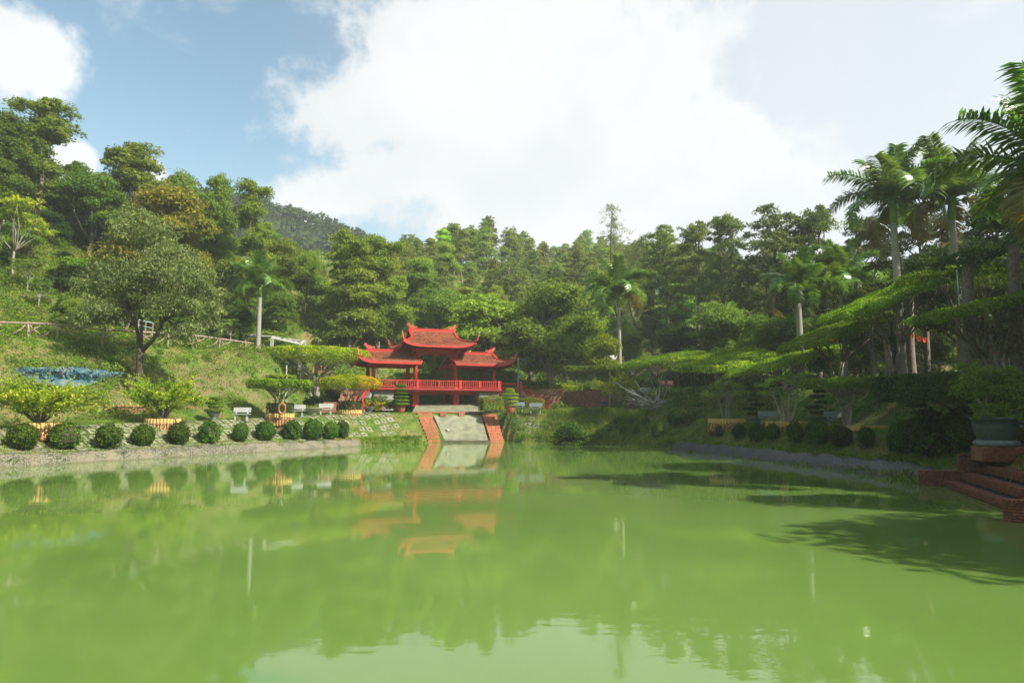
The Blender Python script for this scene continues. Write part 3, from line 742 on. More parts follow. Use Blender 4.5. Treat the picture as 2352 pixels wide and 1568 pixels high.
# balustrade on the front, left and right
RY = -1.85; RX = 8.0
front = MB().box((0, RY, -.2), (2 * RX, .2, .44)).build('edge_beam', M and 'red_paint', pav)
pp_(MB().box((-RX + .1, RY + 1.9, -.2), (.2, 3.6, .44)), 'edge_beam', 'red_paint'); pp_(MB().box((RX - .1, RY + 1.9, -.2), (.2, 3.6, .44)), 'edge_beam', 'red_paint')
pp_(MB().box((0, RY, .93), (2 * RX, .2, .11)), 'handrail', 'red_paint'); pp_(MB().box((0, RY, .16), (2 * RX, .12, .08)), 'bottom_rail', 'red_paint')
posts = [-RX + .12, -2.7, 2.75, RX - .12]; minor = [-5.3, 0.0, 5.3]
for x in posts: pp_(MB().box((x, RY - .03, .3), (.34, .3, 1.5)), 'post', 'red_paint')
for x in minor: pp_(MB().box((x, RY, .5), (.22, .18, .78)), 'post', 'red_paint')
bal = MB().box((0, 0, 0), (.085, .085, .66)).mesh('baluster', 'red_paint')
x = -RX + .45
while x < RX - .3:
    if min(abs(x - q) for q in posts + minor) > .22:
        o = mobj('baluster', bal, pav); o.location = (x, RY, .54)
    x += .262
for sx_ in (-1, 1):
    y = RY + .35
    while y < 1.0:
        o = mobj('baluster', bal, pav); o.location = (sx_ * (RX - .1), y, .54); y += .27
    pp_(MB().box((sx_ * (RX - .1), RY + 1.55, .93), (.16, 3.0, .1)), 'handrail', 'red_paint')
# back railing with darker bars
pp_(MB().box((0, CD + .9, .93), (2 * RX, .14, .1)), 'handrail', 'red_dark')
xb = -RX
bars = MB()
while xb < RX: bars.box((xb, CD + .9, .45), (.08, .08, .9)); xb += .4
pp_(bars, 'back_bars', 'red_dark')['kind'] = 'stuff'
# stone abutments
for x0, x1 in ((5.4, 8.0), (-8.0, -5.6)):
    mb = MB().box(((x0 + x1) / 2, 1.1, -1.6), (x1 - x0, 5.4, 2.32)); ab = pp_(mb, 'abutment', 'stone_base')
    for k_ in range(int((x1 - x0) / .62)):
        for r in range(3):
            mb = MB(); cx_ = x0 + .36 + k_ * .62 + .2 * (r % 2); cz = -.95 - r * .62
            if cx_ + .3 > x1: continue
            aa = [(.30, .02), (.16, .27), (-.12, .29), (-.3, .06), (-.18, -.26), (.14, -.28)]
            vs = [(cx_ + a_ * 1.0 + rnd.uniform(-.03, .03), -1.6 - .035, cz + b_) for a_, b_ in aa]; vs += [(v_[0], -1.58, v_[2]) for v_ in vs]
            mb.add(vs, [(5, 4, 3, 2, 1, 0)] + [(j, (j + 1) % 6, 6 + (j + 1) % 6, 6 + j) for j in range(6)]); mb.build('stone', 'stone_base', ab)
# right wing: walkway and descending rails
def rail_run(pts, nm='stair_rail', spacing=1.5):
    for a, b in zip(pts[:-1], pts[1:]):
        mb = MB().bar(a, b, .16, .13); pp_(mb, nm, 'red_paint'); a2 = Vector(a) - Vector((0, 0, .55)); b2 = Vector(b) - Vector((0, 0, .55)); pp_(MB().bar(a2, b2, .13, .11), nm, 'red_paint')
wy = RY + 1.1
rail_run([(RX, wy, .85), (RX + 3.3, wy, .72), (RX + 6.4, wy - 1.4, -1.6)])
rail_run([(RX, wy + 2.2, .85), (RX + 3.3, wy + 2.2, .72), (RX + 6.6, wy + 1.8, -1.7)])
for (x, y, z) in ((RX + .35, wy, .1), (RX + 3.3, wy, 0), (RX + 6.5, wy - 1.4, -2.2)):
    pp_(MB().box((x, y, z), (.42, .42, 1.9 if z > -1 else 1.4)).box((x, y, z + (.98 if z > -1 else .73)), (.5, .5, .09)), 'newel_post', 'red_paint')
pp_(MB().box((RX + 1.8, wy + 1.2, -.25), (3.6, 2.6, .3)), 'landing', 'red_dark')
mb = MB().box((RX + 1.9, wy + 1.2, -1.65), (3.5, 2.5, 2.5)); ab = pp_(mb, 'abutment', 'stone_base')
for s in range(9):
    t_ = (s + .5) / 9; pp_(MB().box((RX + 3.4 + 3.2 * t_, wy + 1.0 - .5 * t_, -.35 - 2.6 * t_), (.42, 2.4, .34)), 'step', 'stone_base')
# left curved rail coming down to the front
lp = [(-RX + .1, RY + .3, .85), (-RX - .7, RY - .5, .25), (-RX - 1.35, RY - 1.6, -.6), (-RX - 1.7, RY - 2.7, -1.45), (-RX - 1.8, RY - 3.3, -1.95)]
rail_run(lp); lp2 = [(x - .75, y + 1.35, z) for x, y, z in lp]; rail_run(lp2)
for q in (lp[-1], lp2[-1]): pp_(MB().box((q[0], q[1] - .1, q[2] - .4), (.34, .34, 1.1)), 'newel_post', 'red_paint')
pp_(MB().box((lp[0][0] - .2, lp[0][1], .25), (.42, .42, 1.45)), 'newel_post', 'red_paint')
for s in range(9):
    t_ = (s + .5) / 9; pp_(MB().box((-RX - .75 - 1.3 * t_, RY + .75 - 3.1 * t_, -.5 - 2.5 * t_), (1.3, .5, .34), -.6), 'step', 'stone_base')

def prof_z(t, ze, zr): return ze + (zr - ze) * (1 - t) ** 1.28
def roof(ze, zr, ay, rx0, rx1, ax0, ax1, tg, lift, cut0=False, cut1=False, yc=CD / 2, nm='roof'):
    """rx0/rx1 ridge ends, ax0/ax1 eave ends (local x); cut0/cut1: that end is cut straight at its ridge end"""
    ze, zr = z_(ze), z_(zr); xm = (ax0 + ax1) / 2
    grp = bpy.data.objects.new(nm, None); grp.empty_display_size = .2; link(grp, pav)
    def lim(t):
        s = max(0, (t - tg) / (1 - tg)); return (rx0 if cut0 else rx0 + (ax0 - rx0) * s), (rx1 if cut1 else rx1 + (ax1 - rx1) * s)
    def zz(t, c): return prof_z(t, ze, zr) + lift * t ** 4 * c ** 5
    def Pf(t, u, sg):  # front/back slope, u in 0..1 across
        x0, x1 = lim(t); x = x0 + (x1 - x0) * u
        c = abs(2 * u - 1); 
        if (cut0 and u < .5) or (cut1 and u > .5): c = 0
        return Vector((x, yc - sg * ay * t * (1 + .03 * c ** 6 * t), zz(t, c)))
    def Ps(s, v, side): # hip at the end
        t = tg + (1 - tg) * s; x = (rx0 + (ax0 - rx0) * s) if side < 0 else (rx1 + (ax1 - rx1) * s)
        c = abs(2 * v - 1); return Vector((x + side * .03 * c ** 6 * s * 4, yc + ay * t * (2 * v - 1), zz(t, c)))
    surfs = [(lambda t, u: Pf(t, u, 1), ay + zr - ze, ax1 - ax0, 0, False), (lambda t, u: Pf(t, u, -1), ay + zr - ze, ax1 - ax0, 0, True)]
    if not cut0: surfs.append((lambda s, v: Ps(s, v, -1), abs(ax0 - rx0) * 1.3, 2 * ay, 0, True))
    if not cut1: surfs.append((lambda s, v: Ps(s, v, 1), abs(ax1 - rx1) * 1.3, 2 * ay, 0, False))
    shell = MB(); tiles = []; sol = .13
    for (S, La, Lb, _, flip) in surfs:
        na, nb_ = 14, 28; vs = []
        for z0_ in (0, -sol):
            for i in range(na + 1):
                for j in range(nb_ + 1): q = S(i / na, j / nb_); vs.append((q.x, q.y, q.z + z0_))
        W = nb_ + 1; off = (na + 1) * W; fs = []
        for i in range(na):
            for j in range(nb_):
                a = i * W + j; f = (a, a + W, a + W + 1, a + 1)
                fs.append(f if not flip else f[::-1]); g_ = tuple(q + off for q in f); fs.append(g_[::-1] if not flip else g_)
        for j in range(nb_): a = na * W + j; fs.append((a, a + off, a + off + 1, a + 1))
        for i in range(na):
            for j in (0, nb_): a = i * W + j; fs.append((a, a + W, a + W + off, a + off))
        shell.add(vs, fs)
        nr = max(3, int(La / .27)); e_ = .01
        for i in range(nr):
            t0 = i / nr; t1 = min(1.0, (i + 1.25) / nr); wd = (S(t0, 1) - S(t0, 0)).length; ncol = max(2, int(wd / .25)); 
            for j in range(ncol):
                o2 = .5 * (i % 2) / ncol; u0 = j / ncol + o2; u1 = (j + .93) / ncol + o2
                if u1 > 1: continue
                um = (u0 + u1) / 2; a = S(t0, u0); b = S(t0, u1); c = S(t1 - .18 / nr, u1); d = S(t1 - .18 / nr, u0); mdl = S(t1, um)
                nn_ = (b - a).cross(d - a).normalized(); nn_ = nn_ if nn_.z > 0 else -nn_
                up_ = nn_ * .085; lo_ = nn_ * .012
                tiles.append((a + lo_, b + lo_, c + up_, mdl + up_ * 1.15, d + up_)); tiles.append((d + up_, mdl + up_ * 1.15, mdl - nn_ * .01, d - nn_ * .01, d))
                tiles.append((mdl + up_ * 1.15, c + up_, c - nn_ * .01, mdl - nn_ * .01, mdl))
    sh = shell.build('roof_shell', 'red_dark', grp)
    V = np.array([[q[:] for q in t5] for t5 in tiles]).reshape(-1, 3)
    # three faces per tile joined into one island by sharing corners
    me = bpy.data.meshes.new('tiles'); vs = []; fs = []
    for i in range(0, len(tiles), 3):
        b0 = len(vs); A, B, C_ = tiles[i], tiles[i + 1], tiles[i + 2]
        vs += [A[0], A[1], A[2], A[3], A[4], B[3], B[2], C_[2]]
        fs += [(b0, b0 + 1, b0 + 2, b0 + 3, b0 + 4), (b0 + 4, b0 + 3, b0 + 6, b0 + 5), (b0 + 3, b0 + 2, b0 + 7, b0 + 6)]
    me.from_pydata([q[:] for q in vs], [], fs); me.materials.append(M['roof_tile']); me.update()
    tl_ = mobj('tiles', me, grp); tl_['kind'] = 'stuff'
    # fascia along the eaves, white end tiles
    def strip(fn, name, dz0, dz1, out_, mt='red_paint', k=28):
        mb = MB(); vs = []
        for i in range(k + 1):
            q, o2 = fn(i / k)
            for (dz, do) in ((dz0, out_), (dz1, out_), (dz1, out_ - .12), (dz0, out_ - .12)): vs.append(q + Vector((0, 0, dz)) + o2 * do)
        fs = []
        for i in range(k):
            for j in range(4): a = i * 4 + j; b = i * 4 + (j + 1) % 4; fs.append((a, b, b + 4, a + 4))
        fs += [(0, 1, 2, 3), tuple(k * 4 + j for j in (3, 2, 1, 0))]
        mb.add(vs, fs); return mb.build(name, mt, grp)
    strip(lambda u: (Pf(1, u, 1), Vector((0, -1, 0))), 'fascia', -.29, -.03, .02); strip(lambda u: (Pf(1, u, -1), Vector((0, 1, 0))), 'fascia', -.29, -.03, .02)
    if not cut0: strip(lambda v: (Ps(1, v, -1), Vector((-1, 0, 0))), 'fascia', -.29, -.03, .02)
    if not cut1: strip(lambda v: (Ps(1, v, 1), Vector((1, 0, 0))), 'fascia', -.29, -.03, .02)
    # rafter ends under the front eave
    rf = MB(); k_ = int((ax1 - ax0) / .32)
    for i in range(k_ + 1):
        u = .02 + .96 * i / k_; q = Pf(.97, u, 1); q2 = Pf(.6, u, 1)
        rf.bar((q.x, q.y, q.z - .24), (q.x, q2.y, q2.z - .3), .09, .1)
    rf.build('rafters', 'red_paint', grp)['kind'] = 'stuff'
    # ridge
    r0 = rx0; r1 = rx1
    MB().bar((r0 - .05, yc, zr + .12), (r1 + .05, yc, zr + .12), .26, .36).bar((r0 - .1, yc, zr + .31), (r1 + .1, yc, zr + .31), .34, .08).build('ridge', 'red_paint', grp)
    def ridge_path(pts, name, w_=.24, hh=.26):
        mb = MB(); vs = []
        for i, p in enumerate(pts):
            d = (pts[min(i + 1, len(pts) - 1)] - pts[max(i - 1, 0)]); d.z = 0; d.normalize(); s_ = Vector((-d.y, d.x, 0))
            for (a, b) in ((-1, -.06), (1, -.06), (1, hh), (-1, hh)): vs.append(p + s_ * (a * w_ / 2) + Vector((0, 0, b)))
        fs = []
        for i in range(len(pts) - 1):
            for j in range(4): a = i * 4 + j; b = i * 4 + (j + 1) % 4; fs.append((a, b, b + 4, a + 4))
        fs += [(3, 2, 1, 0), tuple((len(pts) - 1) * 4 + j for j in range(4))]; mb.add(vs, fs); return mb.build(name, 'red_paint', grp)
    for side, cut in ((0, cut0), (1, cut1)):
        if cut:
            for sg in (1, -1): ridge_path([Pf(t, side, sg) for t in np.linspace(0, 1, 12)], 'barge_ridge', .2, .16)
            continue
        sgnx = -1 if side == 0 else 1
        for sg in (1, -1):
            ridge_path([Pf(t, side, sg) + Vector((0, 0, .02)) for t in np.linspace(0, tg, 7)], 'barge_ridge', .28, .22)
            hip = [Pf(t, side, sg) for t in np.linspace(tg, 1, 14)]; hp = ridge_path(hip, 'hip_ridge', .24, .2)
            # horn: sweeps outwards and up from the corner
            p0 = hip[-1] + Vector((0, 0, .02)); dr = (hip[-1] - hip[-3]); dr.z = 0; dr.normalize(); pts = []; rd = []
            for i in range(8):
                t = i / 7; pts.append(p0 + dr * (.75 * t - .25 * t * t) + Vector((0, 0, .95 * t ** 1.6))); rd.append(.15 * (1 - t) ** .8 + .025)
            mbh = MB().tube(pts, rd, 7)
            for i in (1, 2, 3, 4, 5): # flame curls along the inner side
                q = pts[i]; mbh.tube([q, q - dr * .17 + Vector((0, 0, .17)), q - dr * .13 + Vector((0, 0, .34 - .02 * i))], [.07, .055, .012], 5)
            mbh.build('horn', 'ornament', hp, True)
        # recessed gable with its lower sill
        yg = ay * tg; xg = (rx0 if side == 0 else rx1) - sgnx * .28; zb = prof_z(tg, ze, zr)
        MB().add([(xg, yc - yg, zb), (xg, yc + yg, zb), (xg, yc, zr), (xg - sgnx * .1, yc - yg, zb), (xg - sgnx * .1, yc + yg, zb), (xg - sgnx * .1, yc, zr)],
                 [(0, 1, 2), (3, 5, 4), (0, 3, 4, 1), (1, 4, 5, 2), (2, 5, 3, 0)]).build('gable', 'red_paint', grp)
        MB().bar((xg + sgnx * .3, yc - yg, zb + .06), (xg + sgnx * .3, yc + yg, zb + .06), .5, .14).build('gable_sill', 'red_paint', grp)
        # ridge end ornament: openwork scroll rising outwards
        x0 = (rx0 if side == 0 else rx1); orn = MB()
        def sc_(a, b): return (x0 + sgnx * a, yc, zr + .33 + b)
        orn.tube([sc_(-1.15, .0), sc_(-.9, .22), sc_(-.62, .12), sc_(-.4, .28), sc_(-.12, .3), sc_(.12, .55), sc_(.32, .82)], [.04, .06, .06, .07, .08, .07, .015], 6)
        orn.tube([sc_(-.8, .0), sc_(-.6, .1), sc_(-.35, .05), sc_(-.1, .12), sc_(.1, .3), sc_(.22, .6)], [.06, .08, .08, .1, .07, .02], 6)
        for (a, b, r_) in ((-.95, .22, .1), (-.68, .25, .1), (-.42, .32, .11), (-.15, .42, .12), (.08, .6, .1)):
            pts = [sc_(a + r_ * math.cos(k2), b + r_ * math.sin(k2)) for k2 in np.linspace(-1, 4.2, 8)]; orn.tube(pts, .028, 5)
        for (a, b) in ((-.3, .12), (-.02, .25), (.12, .45)): orn.tube([sc_(a, b), sc_(a + .22, b + .02), sc_(a + .33, b + .14)], [.05, .04, .01], 5)
        orn.build('ridge_ornament', 'ornament', grp, True)
    return grp
zE, zR = 11.78, 14.0
roof(zE, zR, 4.5, -3.0, 3.0, -4.65, 4.65, .42, .62)
roof(9.62, 11.15, 4.2, -8.45, -2.2, -9.95, -2.2, .42, .62, cut1=True)
roof(9.62, 11.15, 4.2, 2.2, 8.45, 2.2, 9.95, .42, .62, cut0=True)
# beams under the roofs
for y in (0, CD):
    pp_(MB().box((0, y, z_(11.3)), (BW + .9, .26, .4)), 'tie_beam', 'red_paint')
    for sx_ in (-1, 1): pp_(MB().box((sx_ * BW, y, z_(9.5)), (BW + 1.6, .22, .34)), 'tie_beam', 'red_paint')
for x in cxs:
    top = 11.3 if abs(x) < 4 else 9.5
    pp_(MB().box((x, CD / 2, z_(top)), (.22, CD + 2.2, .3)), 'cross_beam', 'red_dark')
# scalloped valance between the tall columns
vb = []; kk = 40
for i in range(kk + 1):
    u = i / kk; x = -BW / 2 + .25 + (BW - .5) * u; c = abs(2 * u - 1)
    dep = .28 + .14 * math.cos(u * math.pi * 12) * .5 + .75 * c ** 5 + .32 * math.exp(-((u - .5) / .07) ** 2)
    vb.append((x, dep))
mb = MB(); vs = []
for (x, dep) in vb:
    for (y, z) in ((-.05, z_(11.1)), (-.05, z_(11.1) - dep), (.05, z_(11.1) - dep), (.05, z_(11.1))): vs.append((x, y, z))
fs = [(i * 4 + j, i * 4 + (j + 1) % 4, (i + 1) * 4 + (j + 1) % 4, (i + 1) * 4 + j) for i in range(kk) for j in range(4)]
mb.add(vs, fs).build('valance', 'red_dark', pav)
for sx_ in (-1, 1):
    for (y, z0, z1) in ((-.9, 8.9, 9.5), (-.9, 11.0, 11.5)):
        pass
    for x in cxs:
        if x * sx_ > 0: 
            top = 11.35 if abs(x) < 4 else 9.5
            pp_(MB().bar((x, -.1, z_(top - .7)), (x, -1.6, z_(top)), .14, .2), 'bracket', 'red_paint')

# ------------------------------------------------------------------ vegetation prototypes (meshes are shared between copies)
def tree_proto(seed, kind):
    """returns (crown mesh, trunk mesh, height)"""
    rg = np.random.default_rng(seed); tb = MB(); U = rg.uniform
    if kind == 'broad':
        Ht = 11; leaf = 'leaf_mid'; bark = 'bark'; blobs = []
        for i in range(15):
            a = i * 2.4 + U(0, 1); r = U(.8, 3.0) if i < 11 else U(0, 1.2); zc = U(3.4, 8.2) if i < 11 else U(8.2, 9.8); s = U(1.25, 1.9)
            blobs.append((r * math.cos(a), r * math.sin(a), zc, s * 1.1, s * 1.1, s * .95))
        tr = limb(tb, (0, 0, -.5), (U(-.5, .5), U(-.5, .5), 7.5), .26, .1, rg, .05, 6, 7)
        for b in blobs: limb(tb, tr[2 + int(U(0, 4))], (b[0], b[1], b[2] - .1), .11, .035, rg, .15)
        V = clumps(rg, blobs, 14, 44, .3, .5, .5, .8)
    elif kind == 'tall':
        Ht = 17; leaf = 'leaf_tall'; bark = 'bark'; blobs = []
        for i in range(34):
            f = i / 33; zc = 4.0 + 11.8 * f ** .9 + U(-.9, .9); a = U(0, 6.28); r = (1.08 - abs(f - .4) * 1.05) * U(.4, 3.1); s = U(.9, 1.8) * (1.15 - .3 * f)
            blobs.append((r * math.cos(a), r * math.sin(a), min(zc, 16.2), s * U(.95, 1.2), s * U(.95, 1.2), s * U(.75, 1.05)))
        tr = limb(tb, (0, 0, -.6), (U(-.4, .4), U(-.4, .4), 15.6), .3, .05, rg, .03, 12, 7)
        for b in blobs: limb(tb, tr[min(11, max(2, int((b[2] - 1.6) / 15.6 * 12)))], (b[0], b[1], b[2] - .1), .09, .03, rg, .12)
        V = clumps(rg, blobs, 13, 42, .31, .52, .5, .8)
    elif kind == 'pine':
        Ht = 16; leaf = 'leaf_pine'; bark = 'bark'; blobs = []
        tr = limb(tb, (0, 0, -.6), (U(-.9, .9), U(-.9, .9), 14.6), .24, .06, rg, .03, 12, 7)
        for i in range(34):
            f = i / 33; zc = 6.8 + 8.9 * f; a = i * 2.4 + U(-.6, .6); r = (1.12 - f) ** .6 * U(.8, 2.9); s = U(.75, 1.25) * (1.1 - .35 * f)
            blobs.append((r * math.cos(a), r * math.sin(a), zc, s * 1.2, s * 1.2, s * .8)); limb(tb, tr[min(11, int((zc - 1.0) / 15 * 12))], (blobs[-1][0], blobs[-1][1], zc - .2), .07, .025, rg, .1, 3, 4)
        V = clumps(rg, blobs, 11, 30, .44, .46, .22, .9, .5, .9, -.3)
    elif kind == 'light':
        Ht = 9; leaf = 'leaf_round'; bark = 'bark'; blobs = [(0, 0, 5.6, 2.3, 2.3, 2.2), (1.7, .4, 4.2, 1.8, 1.8, 1.5), (-1.7, .3, 4.2, 1.8, 1.8, 1.5), (.2, -1.7, 4.0, 1.8, 1.6, 1.5), (0, .2, 7.2, 1.3, 1.3, 1.2), (.9, -.9, 6.4, 1.2, 1.2, 1.1), (-1.0, -.7, 6.2, 1.3, 1.3, 1.1), (-2.4, -.4, 2.9, 1.2, 1.2, 1.1), (2.4, -.6, 2.9, 1.2, 1.2, 1.1), (.4, -2.0, 2.5, 1.4, 1.2, 1.1)]
        tr = limb(tb, (0, 0, -.5), (.2, 0, 6), .22, .08, rg, .05, 6, 7)
        for b in blobs: limb(tb, tr[3], (b[0], b[1], b[2]), .08, .03, rg)
        V = clumps(rg, blobs, 20, 48, .27, .33, .55, .8)
    elif kind == 'hero':
        Ht = 13; leaf = 'leaf_hero'; bark = 'bark_dark'; blobs = []
        spec = [(-3.4, 5.6, 1.8), (-4.4, 7.4, 1.6), (-2.4, 8.4, 2.0), (-.6, 10.6, 1.9), (.8, 11.6, 1.4), (1.2, 8.8, 2.1), (2.9, 9.9, 1.5), (3.6, 7.6, 1.9), (4.8, 6.0, 1.6), (5.0, 4.6, 1.2), (2.2, 5.9, 1.7), (-.8, 6.8, 1.9), (-4.6, 5.2, 1.1), (-1.5, 11.9, 1.0), (5.3, 7.6, 1.0), (3.3, 4.4, 1.1)]
        for (x, z, s) in spec:
            for y in (-1.3, 1.5): blobs.append((x + U(-.4, .4), y + U(-.5, .5), z + U(-.3, .3), s, s * .9, s * .8))
        a = limb(tb, (.1, 0, -.8), (-.1, 0, 3.6), .36, .27, rg, .02, 5, 9)
        f1 = limb(tb, (-.1, 0, 3.4), (-1.8, .3, 6.9), .2, .1, rg, .08, 4, 7); f2 = limb(tb, (0, 0, 3.4), (2.0, -.2, 6.4), .19, .1, rg, .12, 4, 7); f3 = limb(tb, (0, 0, 3.5), (.5, .2, 9.2), .15, .06, rg, .05, 5, 6)
        for b in blobs:
            src = (f1 if b[0] < -.8 else f2 if b[0] > 1.4 else f3); limb(tb, src[-2 if rg.random() < .5 else -3], b[:3], .06, .02, rg, .12)
        V = clumps(rg, blobs, 19, 26, .24, .44, .42, .8, .2, .9)
    elif kind == 'casuarina':
        Ht = 16; leaf = 'leaf_pine'; bark = 'bark'; blobs = []
        tr = limb(tb, (0, 0, -.5), (-.9, 0, 15.5), .16, .03, rg, .05, 12, 6)
        for i in range(60):
            f = i / 59; zc = 3 + 12.6 * f; a = i * 2.4; r = (1.05 - f) ** .8 * U(.6, 2.3); s = U(.35, .6); x_ = -.9 * f + r * math.cos(a)
            blobs.append((x_, r * math.sin(a), zc, s * 1.3, s * 1.3, s * 1.5)); limb(tb, (-.9 * zc / 16, 0, zc - .8), (x_, r * math.sin(a), zc), .03, .01, rg, .1, 2, 4)
        V = clumps(rg, blobs, 9, 14, .42, .6, .09, 1.3, 0, 1, -.8)
    elif kind == 'shrub':
        Ht = 2.4; leaf = 'leaf_dark'; bark = 'bark'; blobs = [(U(-1, 1), U(-1, 1), U(.6, 1.5), U(.6, 1), U(.6, 1), U(.5, .9)) for _ in range(7)]
        limb(tb, (0, 0, -.3), (0, 0, 1.2), .07, .03, rg)
        V = clumps(rg, blobs, 30, 26, .2, .42)
    elif kind == 'young':   # loose small tree, bright, thin pale stem
        Ht = 6.5; leaf = 'leaf_lime'; bark = 'bark_pale'; blobs = [(math.cos(i * 2.4) * U(.4, 2.1), math.sin(i * 2.4) * U(.4, 2.1), U(3.8, 5.8), U(.7, 1.1), U(.7, 1.1), U(.4, .7)) for i in range(14)]
        tr = limb(tb, (0, 0, -.4), (.1, 0, 3), .11, .08, rg, .04, 4, 6)
        for b in blobs: limb(tb, tr[3], b[:3], .045, .015, rg, .1)
        V = clumps(rg, blobs, 18, 24, .24, .42, .5, .7)
    cm = qmesh(kind + '_crown', V, leaf); tm = tb.mesh(kind + '_trunk', bark, True)
    return cm, tm, Ht
PROTO = {}
for kd, ns_ in (('broad', 3), ('tall', 3), ('pine', 3), ('light', 1), ('hero', 1), ('casuarina', 1), ('shrub', 3), ('young', 2)):
    PROTO[kd] = [tree_proto(100 + i + len(kd) * 7, kd) for i in range(ns_)]
tree_n = {}
def tree(kd, x, y, height, label, name='tree', cat='tree', group=None, v=0, z=None, wide=1.0, rz=None, color=None, leaf=None, lean=None):
    cm, tm, Ht = PROTO[kd][v % len(PROTO[kd])]; s = height / Ht; z = h1(x, y) if z is None else z
    t = empty(name, (x, y, z), rnd.uniform(0, 6.28) if rz is None else rz, label, cat, group)
    if lean: t.rotation_euler = (lean[0], lean[1], t.rotation_euler.z)
    c = mobj('crown', cm, t); k_ = mobj('trunk', tm, t); t.scale = (s * wide, s * wide, s)
    if color: c.color = (*color, 1)
    if leaf: c.material_slots[0].link = 'OBJECT'; c.material_slots[0].material = M[leaf]
    return t
def tree_px(kd, px, Y, top, label, **kw):
    """a tree that stands on the ground at depth Y and whose top reaches picture height top"""
    p = stand(px, Y); tz = at(px, top, Y).z; return tree(kd, p.x, p.y, max(2, tz - p.z), label, **kw)

def surf_bush(seed, rx, rz, size, mat_, name='bush', k=900, lobes=.12, cut=-.8):
    rg = np.random.default_rng(seed); q = nrm(rg.normal(0, 1, (k, 3))); q = q[q[:, 2] > cut]
    lob = 1 + lobes * np.sin(q[:, 0] * 7 + seed) * np.sin(q[:, 1] * 6 + 1.3 * seed) * np.sin(q[:, 2] * 6 + 2) + rg.uniform(-.09, .05, len(q))
    inner = rg.uniform(.82, 1.0, len(q)); P = q * (lob * inner)[:, None] * np.array([rx, rx, rz]); P[:, 2] += rz * .9
    V = leaves(rg, P, nrm(q + [0, 0, .15]), size, .6, .65)
    return qmesh(name, V, mat_)
# ---- palms
def frond_mesh(seed, L, droop, old=False, nl=52):
    rg = np.random.default_rng(seed); mb = MB(); pts = []; k = 14; x = z = 0; a = R(58)
    for i in range(k + 1):
        pts.append(Vector((x, 0, z))); a -= (R(droop) / k) * (.5 + 1.1 * i / k); x += L / k * math.cos(a); z += L / k * math.sin(a)
    mb.tube(pts, [.045 * (1 - i / (k + 1)) + .008 for i in range(k + 1)], 5)
    vs = mb.v; fs = mb.f; mi = [1] * len(fs)
    for i in range(nl):
        t = .13 + .86 * i / nl; f = t * k; j = min(k - 1, int(f)); p = pts[j].lerp(pts[j + 1], f - j); d = (pts[j + 1] - pts[j]).normalized()
        Ll = (.95 * math.sin(min(1, t * 1.15 + .12) * math.pi * .82) + .18) * L / 3.4 * .95
        for sg in (-1, 1):
            for lay in (0, 1):
                if lay and rg.random() < .45: continue
                dr = Vector((0, sg, 0)) * 1.0 + d * rg.uniform(.35, .6) + Vector((0, 0, (.42 if lay else -.08) + rg.uniform(-.18, .18))); dr.normalize()
                w_ = d.cross(dr).normalized(); wv = (d * .75 + w_ * .25).normalized() * .022 * L / 3.2 * 1.9; l_ = Ll * rg.uniform(.8, 1.05)
                m1 = p + dr * l_ * .5 + Vector((0, 0, -.04 * l_)); m2 = p + dr * l_ + Vector((0, 0, -.32 * l_ * rg.uniform(.6, 1.3)))
                b = len(vs); vs += [tuple(p - wv * .5), tuple(p + wv * .5), tuple(m1 + wv), tuple(m1 - wv), tuple(m2)]; fs += [(b, b + 1, b + 2, b + 3), (b + 3, b + 2, b + 4)]; mi += [0, 0]
    mb.v, mb.f, mb.m = vs, fs, mi
    return mb.mesh('frond', ['leaf_palm_old' if old else 'leaf_palm', 'palm_shaft'])
FR = [frond_mesh(1, 3.3, 75), frond_mesh(2, 3.5, 110), frond_mesh(3, 3.3, 150), frond_mesh(4, 3.1, 40), frond_mesh(5, 3.2, 170, True)]
